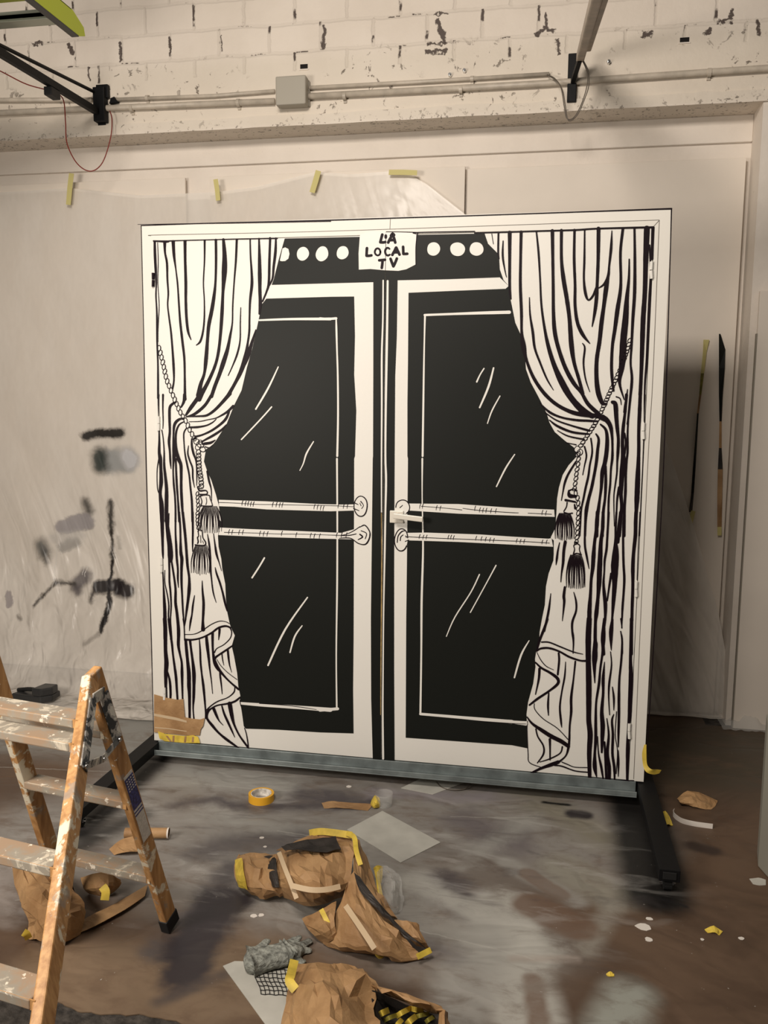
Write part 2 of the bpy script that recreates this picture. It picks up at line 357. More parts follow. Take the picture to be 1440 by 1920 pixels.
# ---------------- floor
def floor_mat():
    m = mat('spray stained floor covering', (.2, .15, .11), .55); t = NT(m)
    tc = t.n('ShaderNodeTexCoord').outputs['Object']
    w = t.noise(tc, 3.2, 6, .6, .6, color=True); w2 = t.noise(tc, 18, 4, .6, color=True)
    p = t.v('ADD', tc, t.v('SCALE', t.v('SUBTRACT', w, (.5,.5,.5)), scale=.22))
    p = t.v('ADD', p, t.v('SCALE', t.v('SUBTRACT', w2, (.5,.5,.5)), scale=.02)); p = t.v('MULTIPLY', p, (1,1,0))
    q = t.v('MULTIPLY', t.v('ADD', tc, t.v('SCALE', t.v('SUBTRACT', w2, (.5,.5,.5)), scale=.02)), (1,1,0))
    n = t.noise(t.v('MULTIPLY', tc, (1, 1.6, 1)), 1.7, 7, .62, .8)
    c = t.mix(t.rng(n, .35, .65), (.080, .048, .030), (.130, .082, .052))
    cloud = t.rng(t.noise(t.v('MULTIPLY', tc, (1.0, 2.0, 1)), 6.5, 7, .65, .6), .30, .56, .45, 1.0)
    def B(pp, a, b2, r, soft, col, amt=1.0):
        nonlocal c
        A = fl(*a); Bb = fl(*b2); g = t.blob(pp, A.xy, Bb.xy, r, soft, amt)
        if sum(col) > .1: g = t.m('MULTIPLY', g, cloud)
        c = t.mix(g, c, col)
    G1, G2, G3 = (.27,.255,.235), (.33,.32,.295), (.46,.45,.41)
    DP, BK, BR = (.05,.04,.047), (.006,.006,.006), (.145,.088,.058)
    B(p, (-200,1330), (280,1370), .38, .25, (.27,.265,.245))
    B(p, (330,1480), (1050,1550), .36, .35, G1, .9)
    B(p, (100,1560), (600,1650), .30, .3, G1, .9)
    B(p, (620,1660), (900,1750), .26, .3, G2, .8)
    B(p, (330,1450), (520,1470), .09, .1, G2)
    B(p, (380,1530), (700,1580), .055, .1, G2, .9)
    B(p, (1250,1420), (1420,1420), .4, .4, (.055,.046,.03), .85)  # broad dark patch right of the doors, their shade put into the floor colour
    B(p, (330,1510), (700,1510), .035, .09, DP, .85)
    B(p, (560,1490), (690,1500), .07, .12, DP, .85)
    B(p, (380,1600), (560,1570), .07, .12, DP, .7)
    B(p, (700,1490), (1000,1500), .03, .10, (.30,.27,.29), .7)
    B(p, (870,1540), (960,1580), .09, .14, (.12,.10,.11), .75)
    B(p, (940,1570), (975,1560), .04, .08, DP, .8)
    B(p, (840,1670), (880,1700), .10, .10, DP, .85)
    B(p, (860,1620), (1000,1540), .04, .08, G2, .8)
    B(p, (1000,1500), (1130,1570), .09, .14, (.22,.20,.15), .8)
    B(p, (780,1660), (1020,1790), .05, .08, G3, .8)
    B(q, (940,1700), (990,1910), .10, .06, G3, .8)
    B(q, (900,1760), (860,1900), .09, .09, G2, .85)
    B(q, (1000,1840), (1010,1920), .03, .03, BR, .8)
    B(q, (950,1620), (1080,1690), .04, .05, G2, .8)
    B(q, (1060,1630), (1150,1680), .09, .08, (.28,.265,.22), .85)
    B(q, (1150,1700), (1100,1780), .03, .07, (.29,.27,.23), .8)
    B(q, (1180,1870), (1150,1930), .07, .09, (.36,.38,.34), .8)
    B(q, (1000,1700), (1080,1740), .07, .04, BR, .85)
    B(q, (990,1640), (1050,1680), .035, .02, BR, .7)
    B(q, (960,1800), (1080,1800), .012, .03, (.36,.31,.27), .7)
    B(p, (130,1850), (450,1840), .20, .15, (.20,.14,.09), .9)
    B(p, (0,1640), (60,1690), .12, .12, (.30,.27,.25), .8)
    B(p, (440,1640), (310,1780), .07, .08, (.07,.062,.065), .85)  # soft dark smear beside the ladder's rear foot
    B(p, (420,1690), (340,1820), .085, .07, (.032,.027,.032), .95)
    B(q, (300,1880), (420,1830), .02, .05, (.06,.05,.05), .7)
    B(q, (530,1640), (590,1680), .05, .08, (.36,.35,.32), .8)
    B(p, (700,1760), (820,1790), .05, .1, (.10,.085,.095), .7)
    B(q, (1020,1506), (1066,1511), .010, .02, BK); B(q, (1075,1528), (1095,1530), .035, .03, (.02,.015,.018), .95)
    B(q, (1300,1588), (1335,1597), .035, .04, (.035,.022,.018), .9)
    B(q, (1185,1480), (1232,1680), .115, .10, BK, .97)
    B(q, (1190,1672), (1285,1702), .006, .02, BK, .95)
    B(q, (300,1415), (150,1560), .075, .10, BK, .93)
    B(q, (150,1590), (260,1530), .05, .10, BK, .8)
    B(p, (330,1405), (760,1440), .03, .06, (.08,.085,.085), .7)  # soft dark strip along the base beam
    st = t.noise(t.v('MULTIPLY', tc, (.9, 3.4, 1)), 3.0, 6, .6, .7)
    zone = t.blob(p, fl(250,1560).xy, fl(980,1620).xy, .42, .5)
    c = t.mix(t.m('MULTIPLY', t.m('MULTIPLY', t.rng(st, .54, .68), zone), .42), c, (.47,.455,.43))
    c = t.mix(t.m('MULTIPLY', t.m('MULTIPLY', t.rng(st, .44, .36), zone), .30), c, (.06,.05,.055))
    for (a, b2, r) in [((846,1533),(1015,1535),.0015),((360,1470),(520,1485),.002),((520,1560),(650,1580),.002),((0,1440),(250,1450),.002),((30,1690),(150,1685),.002),((760,1740),(1000,1800),.002)]:
        B(q, a, b2, r, .006, G3, .5)
    sp = t.noise(tc, 90, 3, .5); c = t.mix(t.m('MULTIPLY', t.rng(sp, .74, .78), .6), c, (.45,.43,.40))
    t.l(c, t.b.inputs['Base Color'])
    t.l(t.rng(n, .3, .7, .38, .6), t.b.inputs['Roughness'])
    cr1 = t.noise(t.v('MULTIPLY', tc, (1, 1.5, 1)), 1.6, 3, .5, .8)
    cre = t.m('ABSOLUTE', t.m('SUBTRACT', cr1, .5))
    bp = t.n('ShaderNodeBump'); bp.inputs['Strength'].default_value = .16; bp.inputs['Distance'].default_value = .02
    t.l(t.rng(cre, 0, .06), bp.inputs['Height']); t.l(bp.outputs[0], t.b.inputs['Normal']); return m
M['floor_paint'] = floor_mat()
M['concrete'] = mat('dark gritty concrete', (.055, .048, .042), .85, bump=.7, bscale=60, var=.6, vscale=25)
b = MB(); b.box((XL, -4.6, -.1), (XR, 1.6, 0), 'concrete')
tag(b.build('floor'), None, kind='structure')
# floor covering with its torn front edge at the lower left
edge = [fl(-400,1850), fl(0,1858), fl(60,1868), fl(115,1885), fl(170,1902), fl(260,1905), fl(330,1918), fl(420,1950)]
e2 = []
for i, p in enumerate(cr([tuple(v) for v in edge], 8)):
    e2.append(Vector((p[0], p[1] + .008*noise.noise(Vector((p[0]*30, 0, 0))), 0)))
poly = [Vector((XL+.1, YR-.07, 0)), Vector((XL+.1, e2[0].y, 0))] + e2 + [Vector((-.3, -2.6, 0)), Vector((1.9, -2.6, 0)), Vector((2.7, YW-.03, 0)), Vector((XP-.1, YW-.03, 0)), Vector((XP-.1, YR-.07, 0))]
poly = [v + Vector((0,0,.001)) for v in poly]
b = MB(); b.prism(poly, (0,0,.003), 'floor_paint')
tag(b.build('drop_cloth'), 'big stained floor covering sprayed grey, white and black under the painted doors', 'floor covering')

# ================================================================== BOARDS AND POLYTHENE
def board(x0, x1, xref, ytop, label, Y=YR-.03, bottom=0.002):
    a = pl(x0, ytop, Y-.012); c = pl(x1, ytop, Y-.012)
    bb = MB(); zt = pl(xref, ytop, Y-.012).z
    bb.box((a.x, Y-.012, bottom), (c.x, Y+.006, zt), 'board_white')
    return tag(bb.build('wall_board', bevel=.002), label, 'board', 'white boards leaning along the wall')
board(-900, 347, 300, 335, 'white board behind the polythene at the left, under the hanging red cable')
board(393, 872, 600, 323, 'white board behind the polythene sheet, above the left door leaf')
board(877, 1399, 1140, 306, 'tall bare white board with two dark tape strips, right of the doors')
# right-hand leaning panel at the photo's edge
xa = pl(1436, 620, YW-.05)
b = MB(); b.box((xa.x-.035, YW-.045, .002), (xa.x+.6, YW-.02, pl(1436, 545, YW-.05).z), 'board_white')
b.box((xa.x-.040, YW-.047, .002), (xa.x-.035, YW-.02, pl(1436, 625, YW-.05).z), 'board_dark')
tag(b.build('wall_board', bevel=.001), 'white panel with a dark left edge against the wall at the right edge of the photo', 'board')

def poly_mat():
    m = mat('milky polythene', (.80, .76, .68), .30, spec=.5); t = NT(m)
    tc = t.n('ShaderNodeTexCoord').outputs['Object']; x, y, z = t.sep(tc)
    wb = t.noise(tc, 9, 6, .65, .4, color=True)
    P = t.comb(x, z); p = t.v('ADD', P, t.v('MULTIPLY', t.v('SCALE', t.v('SUBTRACT', wb, (.5,.5,.5)), scale=.075), (1,1,0)))
    def at(px, py): v = pl(px, py, 1.13); return (v.x, v.z)
    k = 1/340.0; paint = 0.0; col = (.88, .825, .75)
    marks = [  # ax ay bx by r soft colour amount
     ((205,865),(240,862),20,12,(.20,.24,.27),.75),((240,855),(247,862),15,9,(.62,.62,.64),.9),((187,855),(190,872),14,14,(.02,.03,.025),.95),
     ((160,815),(227,812),8,6,(.012,.01,.008),.98),((163,940),(168,955),7,12,(.03,.028,.025),.9),
     ((120,988),(165,975),14,5,(.30,.28,.30),.85),((80,1020),(88,1035),11,14,(.04,.045,.045),.88),((88,1035),(95,1052),5,9,(.05,.05,.05),.8),
     ((120,1025),(145,1018),9,6,(.24,.24,.24),.7),((105,1010),(150,1005),9,9,(.60,.58,.55),.6),
     ((208,942),(211,1000),5,6,(.018,.015,.012),.96),((211,1000),(214,1050),3.5,5,(.018,.015,.012),.96),((214,1050),(220,1165),3,3,(.010,.008,.008),.98),((220,1120),(219,1166),5,4,(.012,.010,.010),.98),
     ((218,1168),(195,1190),2.5,6,(.05,.045,.04),.6),
     ((195,1096),(232,1094),11,6,(.012,.010,.012),.97),((232,1098),(252,1104),11,8,(.016,.012,.014),.97),((190,1100),(186,1116),5,7,(.02,.015,.015),.92),
     ((155,1090),(168,1078),12,9,(.09,.08,.09),.88),((152,1098),(158,1104),8,9,(.07,.06,.07),.85),
     ((150,1090),(115,1087),3,5,(.03,.026,.024),.9),((115,1087),(97,1107),2.5,5,(.03,.026,.024),.88),((97,1107),(85,1127),2.8,4,(.03,.026,.024),.9),
     ((34,1108),(41,1124),7,3,(.30,.27,.29),.8),((62,1145),(68,1150),2.5,5,(.08,.07,.06),.7),((226,1005),(229,1025),2,6,(.3,.29,.26),.5),
     ((110,1025),(111,1105),.7,.8,(.72,.70,.66),.8),((165,1062),(165,1075),.7,.8,(.75,.73,.7),.8),((170,1062),(170,1079),.7,.8,(.75,.73,.7),.8)]
    for a, b2, r, soft, cc, amt in marks:
        g = t.blob(p, at(*a), at(*b2), r*k*1.2, soft*k*1.6, amt)
        col = t.mix(g, col, cc); paint = t.m('MAXIMUM', paint, g)
    hz = t.noise(t.v('MULTIPLY', tc, (3.0, 3.0, 1.2)), 1.2, 4, .6)
    halo = t.blob(t.v('MULTIPLY', P, (1,1,0)), at(170,860), at(150,1140), .12, .5, .55)
    paint = t.m('MAXIMUM', paint, t.m('MULTIPLY', halo, .6))
    t.l(col, t.b.inputs['Base Color'])
    al = t.m('MAXIMUM', t.rng(hz, .25, .75, .48, .78), paint)
    t.l(al, t.b.inputs['Alpha'])
    ws = t.noise(t.v('MULTIPLY', t.v('ADD', tc, t.comb(t.m('MULTIPLY', z, .35), 0.0)), (3.6, 3, .7)), 3.0, 2, .45, .6)
    low = t.rng(z, .1, 1.5, .9, .05)
    bp = t.n('ShaderNodeBump'); bp.inputs['Distance'].default_value = .05
    t.l(low, bp.inputs['Strength']); t.l(ws, bp.inputs['Height']); t.l(bp.outputs[0], t.b.inputs['Normal']); return m
M['poly'] = poly_mat()
def poly_sheet():
    top = [(-500,366),(-200,362),(0,360),(130,352),(260,366),(400,360),(480,350),(590,322),(660,326),(755,319),(800,345),(870,400),(980,500),(1100,620),(1240,800),(1300,985),(1345,1140),(1366,1260)]
    tp = [pl(px, py, 1.12) for px, py in top]
    x0, x1 = tp[0].x, tp[-1].x; nx, nz = 260, 150
    def ztop(x):
        for a, c in zip(tp, tp[1:]):
            if x <= c.x: return a.z + (c.z-a.z)*(x-a.x)/(c.x-a.x)
        return tp[-1].z
    apex = pl(755, 322, 1.12)
    rows = []
    for j in range(nz+1):
        v = j/nz; row = []
        for i in range(nx+1):
            x = x0 + (x1-x0)*i/nx; zt = ztop(x); s = max(0, min(1, (-.2-x)/1.0))      # s=1: left side, slides forward on the floor
            fwd = .42*s + .05*(1-s)
            L = zt + .25*s + .02; d = v*L                                       # length along the sheet
            hang = zt - .012
            if d < hang: z = zt-d; y = 1.125 - fwd*max(0, min(1, 1-z/.9))**2.2
            else: z = .012; y = 1.125 - fwd - (d-hang)
            # gather folds fanning from the taped corner
            dx = x-apex.x; dz = apex.z-z + .02; ang = math.atan2(dx, dz)
            amp = min(.022, .006+.012*max(0, dz))
            w = 0
            if x > -1.0: w += .75*amp*math.sin(ang*46 + 2*noise.noise(Vector((x*1.5, z*1.5, 0))))*max(0, 1-abs(ang)/1.4)
            w += .02*noise.noise(Vector((x*2.2+z*.8, z*.9, 3)))*min(1, d*2)
            w += .012*noise.noise(Vector((x*9+z*3.5, z*2.0, 7)))*max(0, min(1, 1.5-z))
            w += .006*noise.noise(Vector((x*22+z*10, z*5, 9)))*max(0, min(1, 1.4-z))
            if d >= hang: z = .012 + .012*abs(noise.noise(Vector((x*5, y*9, 2))))
            else: y -= abs(w)*(1 if z > .06 else z/.06) 
            row.append(Vector((x, y, z)))
        rows.append(row)
    b = MB(); b.grid(rows, 'poly'); o = b.build('polythene_sheet', smooth=True, recalc=False)
    return tag(o, 'wide milky polythene sheet with black spray marks, taped up along the wall behind the doors', 'plastic sheet')
poly_sheet()
def crumpled_edge():                          # bunched polythene end at the foot of the right board
    b = MB(); c = fl(1372, 1330, .02); rows = []
    for j in range(15):
        row = []
        for i in range(22):
            u, v = i/21, j/14; x = c.x - .10 + .26*u; y = 1.06 - .16*v
            z = .012 + .05*math.sin(math.pi*u)*math.sin(math.pi*v)*(1+.8*noise.noise(Vector((x*30, y*30, 5)))) + .012*abs(noise.noise(Vector((x*60, y*60, 2))))
            row.append(Vector((x, y, z)))
        rows.append(row)
    b.grid(rows, 'clear'); return tag(b.build('plastic_wad', smooth=True), 'bunched clear plastic lying at the foot of the bare white board', 'plastic film')
crumpled_edge()

def tape(pts, w, mt, label, Y, name='tape_piece', group=None):
    b = MB(); P = [pl(x, y, Y) for x, y in pts]; d = (P[-1]-P[0]).normalized(); s = Vector((d.z, 0, -d.x))
    L, R = [], []
    for i, p in enumerate(P):
        j = 1 + .08*noise.noise(Vector((i*3.1, 7, 1))); L.append(p + s*w*j/2); R.append(p - s*w*j/2)
    b.prism(L + R[::-1], (0, .0012, 0), mt); return tag(b.build(name), label, 'tape', group)
for pts, w, lb in [([(134,325),(131,350),(128,384)], .030, 'vertical piece of pale tape holding the polythene below the red cable loop'),
                   ([(404,336),(407,355),(409,376)], .026, 'faint piece of tape on the polythene above the left end of the door frame'),
                   ([(597,320),(592,338),(585,361)], .030, 'slanted pale tape piece on the polythene, between the faint one and the horizontal one'),
                   ([(729,323),(755,323),(782,324)], .026, 'horizontal yellow tape piece where the polythene folds fan out above the doors')]:
    tape(pts, w, 'tape_pale', lb, 1.09, group='tape pieces holding the polythene')
# two twisted dark strips taped to the bare board
def strip(outer, cols, label, ends):
    b = MB(); Y = YR-.055
    n = len(outer)
    for i in range(n-1):
        (xl, xr, y), (xl2, xr2, y2) = outer[i], outer[i+1]
        tw = .006*math.sin(i*1.7)
        q = [pl(xl, y, Y-tw), pl(xr, y, Y+tw), pl(xr2, y2, Y+.006*math.sin((i+1)*1.7)), pl(xl2, y2, Y-.006*math.sin((i+1)*1.7))]
        b.prism(q, (0, .0015, 0), cols[i])
    o = b.build('tape_strip'); tag(o, label, 'tape', 'dark strips stuck to the bare board')
    for (p, q, w) in ends:
        e = MB(); P, Q = pl(*p, Y-.006), pl(*q, Y-.006); e.bar(P, Q, w, .002, 'tape_pale', side=(1,0,0)); e.build('tape_end', parent=o)
    return o
strip([(1319,1330,637),(1318,1325,660),(1314,1320,700),(1311,1315,740),(1307,1310,775),(1303,1307,830),(1299,1304,880),(1296,1301,925),(1292,1298,960)],
      ['tape_pale','tape_pale','olive_tape','kraft','ink_black','ink_black','ink_black','kraft_dark'], 'left of two twisted dark strips on the bare board, yellow at its top', [((1300,958),(1294,982), .022)])
strip([(1348,1351,626),(1348,1360,655),(1348,1359,690),(1348,1355,740),(1349,1353,790),(1348,1353,840),(1346,1355,880),(1345,1354,930),(1345,1353,990)],
      ['ink_black','ink_black','ink_black','ink_black','kraft','kraft_dark','kraft','kraft'], 'right of two twisted dark strips on the bare board, with a pointed black top', [((1349,988),(1349,1004), .020)])

# ================================================================== PAINTED DOUBLE DOOR
ROOT = empty('double_door', (0, 0, 0), 'freestanding white double door painted with black curtains and glazed door panels', 'door')
REG = dict(A=(280,430,6.0), B=(280,740,8.0), C=(280,960,8.0), D=(280,1160,6.857), E=(890,410,4.0), F=(1020,740,7.19), G=(1020,960,7.19),
           H=(970,1160,5.76), M=(600,380,4.0), N=(600,860,3.0), O=(260,800,3.0), P=(900,840,2.909), Q=(250,380,3.892), Z=(0,0,1.0))
LAY = .0007; STG = [0]
def dpt(x, y, layer):
    v = pl(x, y, 0); return Vector((v.x, -.0005-layer*LAY, v.z))
def P2(reg, pts):
    ox, oy, k = REG[reg]; return [(ox+p[0]/k, oy+p[1]/k) + ((p[2]/k,) if len(p) > 2 else ()) for p in pts]
def parse(s): return [tuple(float(q) for q in w.split(',')) for w in s.split()]
def ribbon(mb, pts, mt, layer, n=5, wscale=1.0):
    STG[0] = (STG[0]+1) % 40; layer = layer + STG[0]*.022
    q = cr(pts, n); L, R = [], []
    for i, (x, y, w) in enumerate(q):
        a = q[max(i-1, 0)]; c = q[min(i+1, len(q)-1)]; dx, dy = c[0]-a[0], c[1]-a[1]; l = math.hypot(dx, dy) or 1
        nx, ny = -dy/l, dx/l; w = max(w, .9)*wscale*(1 + .06*noise.noise(Vector((x*.11, y*.11, 0))))
        L.append(dpt(x+nx*w/2, y+ny*w/2, layer)); R.append(dpt(x-nx*w/2, y-ny*w/2, layer))
    mb.grid([L, R], mt)
    for e, s in ((0, -1), (-1, 1)):          # rounded tips
        x, y, w = q[e]; a = q[1] if e == 0 else q[-2]; w = max(w, .9)*wscale
        th = math.atan2(y-a[1], x-a[0])
        mb.flat([dpt(x + w/2*math.cos(th+math.pi*(-.5+k/6)), y + w/2*math.sin(th+math.pi*(-.5+k/6)), layer) for k in range(7)], mt)
def fill(mb, pts, mt, layer):
    if layer == 2: STG[0] = (STG[0]+1) % 40; layer = layer + STG[0]*.022
    mb.flat([dpt(p[0], p[1], layer) for p in pts], mt)
def ell(cx, cy, rx, ry, rot=0, n=26, wob=.03):
    return [(cx + rx*(1+wob*math.sin(3*a+cx))*math.cos(a)*math.cos(rot) - ry*math.sin(a)*math.sin(rot), cy + rx*math.cos(a)*math.sin(rot) + ry*(1+wob*math.sin(2*a+cy))*math.sin(a)*math.cos(rot)) for a in [2*math.pi*i/n for i in range(n)]]

LEFT = """A:50,132,14 200,138,22 260,130,12 620,120,10 1000,110,11 1440,103,12
A:62,140,22 66,300,26 75,480,24 80,620,16 75,750,12 85,900,16 90,1100,22 92,1300,20 98,1500,16 100,1700,20 98,1900,16
A:95,150,6 102,350,8 98,600,7 112,850,8 105,1020,8 98,1150,10
A:175,150,30 178,260,20 200,380,22 205,560,18 215,720,16 208,850,14 225,1000,16 245,1150,18 262,1350,20 275,1550,24 278,1700,16 262,1790,20
A:270,140,34 280,300,26 300,450,14 320,620,16 335,850,18 350,1050,22 375,1270,24 395,1450,22 400,1650,20 402,1850,26 404,1910,30
B:530,0,40 520,100,36 480,185,20
A:403,135,30 405,350,26 412,600,28 412,800,26 420,1000,26 438,1150,24 470,1240,10
A:624,125,20 622,350,14 610,600,12 620,800,12 620,1000,16 605,1150,18 575,1260,20 530,1303,8
A:750,120,24 752,350,24 745,600,22 725,780,32 700,930,36 670,1080,34 655,1250,30 640,1450,38 620,1620,26 580,1740,36 555,1870,50
A:835,115,26 848,300,44 845,480,52 830,700,28 818,950,34 800,1200,28 775,1400,28 735,1550,28 660,1720,34 600,1830,40 560,1910,50
B:780,-20,60 700,90,50 620,200,48 550,305,24
A:985,115,22 975,350,20 955,600,14 940,850,14 935,1050,14 910,1200,24 880,1350,34 840,1480,44 790,1630,36 740,1760,34 700,1880,34
B:930,10,36 850,140,38 760,230,38 660,300,34 556,332,16
A:1030,880,7 1025,1050,12 1022,1250,14 990,1400,18 940,1530,12 888,1645,7
A:1135,110,14 1140,300,16 1152,480,22 1155,620,28 1135,800,22 1128,1000,18 1125,1150,20 1105,1300,22 1080,1450,44 1030,1600,40 960,1740,30 880,1880,34
B:1210,-20,50 1090,120,40 970,240,34 860,310,30 740,322,24 590,328,16
A:1235,105,16 1240,300,28 1243,500,38 1245,700,32 1250,830,34 1240,950,20
A:1360,100,22 1352,350,24 1345,600,24 1320,700,18 1275,810,14
A:1425,100,16 1420,250,26 1400,420,24 1385,560,18 1330,660,12
A:1200,1130,10 1150,1290,30 1110,1420,40 1060,1540,30
B:140,0,26 138,150,16 140,320,9
B:208,0,26 205,200,18 210,400,14 205,510,9
B:148,545,14 152,700,26 150,850,36 165,950,50 175,1100,40 180,1300,50 165,1480,40 185,1650,60 195,1900,54
B:150,940,16 120,1130,12 125,1400,12 162,1500,16
C:193,-10,50 195,150,50 200,400,36 205,600,28 208,690,18
B:190,530,14 210,650,14 225,850,18 225,1050,30 240,1200,36 260,1400,44 260,1600,50 258,1900,46
C:256,0,44 265,150,44 290,350,60 310,500,66 318,640,70 318,720,60
C:300,700,30 303,900,24 305,1050,26 320,1200,24 330,1400,20 320,1600,16 330,1750,14 330,1900,34
C:330,700,24 370,950,26 395,1150,30 395,1350,36 415,1500,36 435,1700,40 440,1910,40
C:297,20,12 290,150,20 285,280,14
B:400,115,26 360,130,30 310,190,34 305,350,34 310,550,30 298,700,36 310,850,26 318,1000,26 328,1110,8
B:520,352,20 440,375,34 380,450,36 365,600,24 370,750,40 375,900,50 365,1000,30 360,1150,20 370,1350,26 385,1500,24 395,1700,24 395,1900,26
C:395,0,24 395,300,22 405,500,30 415,700,30 430,850,26 430,1000,24 440,1130,8
B:530,400,12 450,450,20 405,560,26 400,700,26 410,830,34 440,960,50 475,1050,44 480,1200,36 480,1400,36 490,1600,36 500,1750,30 515,1900,28
C:505,0,30 525,200,36 545,400,34 560,600,34 575,800,34 600,980,30 600,1150,44 585,1300,36 565,1450,30 545,1600,20 530,1700,14
B:400,960,24 405,1150,26 415,1350,28 430,1550,24 440,1700,28 450,1900,26
C:447,0,30 465,200,26 470,400,26 475,600,40 490,700,44 485,850,34 485,1050,30 495,1250,24 505,1450,24 520,1650,16 530,1800,12 530,1910,12
B:560,500,14 520,580,18 525,750,16 540,900,20 570,1050,24 600,1200,22 620,1400,24 640,1600,28 650,1900,30
C:650,0,30 655,250,26 652,450,22 650,590,8
B:590,765,9 580,880,20 610,990,22 650,1100,22 655,1250,20 680,1390,8
B:640,660,20 640,760,28 665,880,30 705,1000,20 715,1200,16 712,1360,8
B:870,1150,24 900,1300,28 930,1420,16 935,1590,8
B:600,405,9 760,400,12 880,375,12 1000,350,14 1100,300,24 1180,248,30 1260,170,34
B:600,490,26 730,485,28 860,460,20 950,415,16 1005,365,9
B:1200,250,24 1150,360,34 1060,450,30 930,540,28 800,600,24 690,630,28
B:1155,450,12 1080,530,26 960,610,32 850,670,24 780,710,18
B:990,680,12 920,720,34 830,735,36 800,745,18
B:840,780,16 900,795,14 950,760,10
D:200,0,44 208,150,44 210,400,40 222,560,50 215,700,44 213,880,30
D:235,670,12 265,800,26 275,950,26 272,1028,22
D:225,880,12 228,1020,12
D:245,0,16 262,150,16 290,300,26 305,450,22 325,600,26 345,750,30 355,900,26 365,1045,22
D:265,0,8 280,180,20
D:365,0,26 380,150,34 375,330,34 395,450,24 418,560,24 422,700,32 425,850,24 430,1028,18
D:435,0,12 450,100,14 455,275,12
D:470,0,16 448,120,10
D:470,285,30 480,400,34 495,550,34 510,700,44 512,850,44 518,1000,34 520,1280,26
D:525,280,26 540,400,26 560,550,30 575,700,42 575,850,34 572,1000,30 565,1150,16 575,1285,16
D:645,265,10 655,400,20 660,550,22 675,700,20 695,850,28 710,1000,24 725,1180,18 735,1270,34
D:735,220,28 745,330,36 765,500,28 780,650,18 800,800,12 815,960,7
D:815,185,30 815,300,26 820,420,24 845,570,40 890,655,28
D:905,650,12 915,750,20 930,870,14 938,965,7
D:460,200,8 580,195,8 680,150,10 800,70,9 900,30,9 980,35,8 1030,60,8
D:460,265,24 560,268,20 680,240,18 800,180,20 890,115,22 980,92,22 1040,110,20
D:905,130,26 900,200,20 892,270,7
D:1040,110,18 1060,170,12 1040,250,10 960,330,9 870,380,9 840,430,14
D:1075,340,14 990,400,20 900,460,20 850,500,24 840,545,20
D:935,450,14 945,530,12 960,595,5
D:1010,400,24 1020,500,22 1035,600,14 1060,685,5
D:845,540,30 890,640,34 970,740,22 1050,820,20 1150,905,24
D:870,520,6 920,600,7 1010,690,7 1130,780,7
D:1100,870,9 1090,940,14 1010,1010,10 880,1060,12 790,1120,12 740,1170,14
D:1165,1010,18 1100,1060,22 1000,1090,20 880,1110,16 800,1150,18 750,1200,30 745,1280,26 820,1380,30 900,1470,24 1010,1560,30 1160,1665,14
D:830,1155,34 865,1240,30 900,1310,14 950,1365,7
D:935,1120,16 965,1220,24 1010,1320,26 1060,1430,20 1100,1520,7
D:1035,1090,50 1060,1230,44 1090,1350,26 1150,1480,20 1210,1570,22 1270,1650,22
D:1165,1050,9 1180,1120,9
D:1225,1400,9 1250,1480,12 1270,1600,14 1275,1670,14
C:205,900,16 215,1100,20 225,1300,34 235,1500,44 240,1900,46
C:235,870,9 235,1050,12 275,1250,16 295,1400,18 290,1550,20 310,1700,24 330,1900,30
C:875,330,9 900,480,24 915,650,24 920,850,26 935,1000,18 960,1200,18 1005,1355,7
C:965,320,9 985,470,20 1010,630,30 1050,760,14 1085,880,7
C:990,830,9 1010,920,24 1060,1060,26 1100,1200,26 1140,1370,30 1170,1480,18
C:795,1030,10 800,1180,24 815,1350,34 812,1500,34 805,1640,32 808,1760,54
C:680,1250,10 655,1400,24 640,1540,20 620,1640,26 602,1780,7
B:765,1520,16 820,1505,14 900,1510,14 915,1560,12 945,1640,12 930,1670,16 780,1665,14
B:765,1520,12 790,1600,12 770,1680,14
B:855,1540,8 862,1600,8 850,1650,8
B:730,1395,22 760,1440,24 840,1435,18 870,1455,16 860,1490,14 760,1495,20
B:720,1380,12 760,1370,10 790,1400,10
C:730,290,14 760,265,12 795,290,14 805,380,14 845,450,16 840,490,16 790,500,16 690,490,16
C:735,300,14 740,360,12 725,380,16 735,440,18 725,470,14
C:770,350,8 775,460,8
C:800,430,6 815,470,6
Z:410,942,1.2 440,943,1 480,945.5,1 520,946,1 570,947,1 620,948,1 664,950,1
Z:421,998,1.2 470,999,1 520,1001,1 570,1001.5,1 620,1003,1 650,1004,1.6 668,1001,1.6
Q:35,160,2 300,156,5 700,150,5 1440,136,6"""
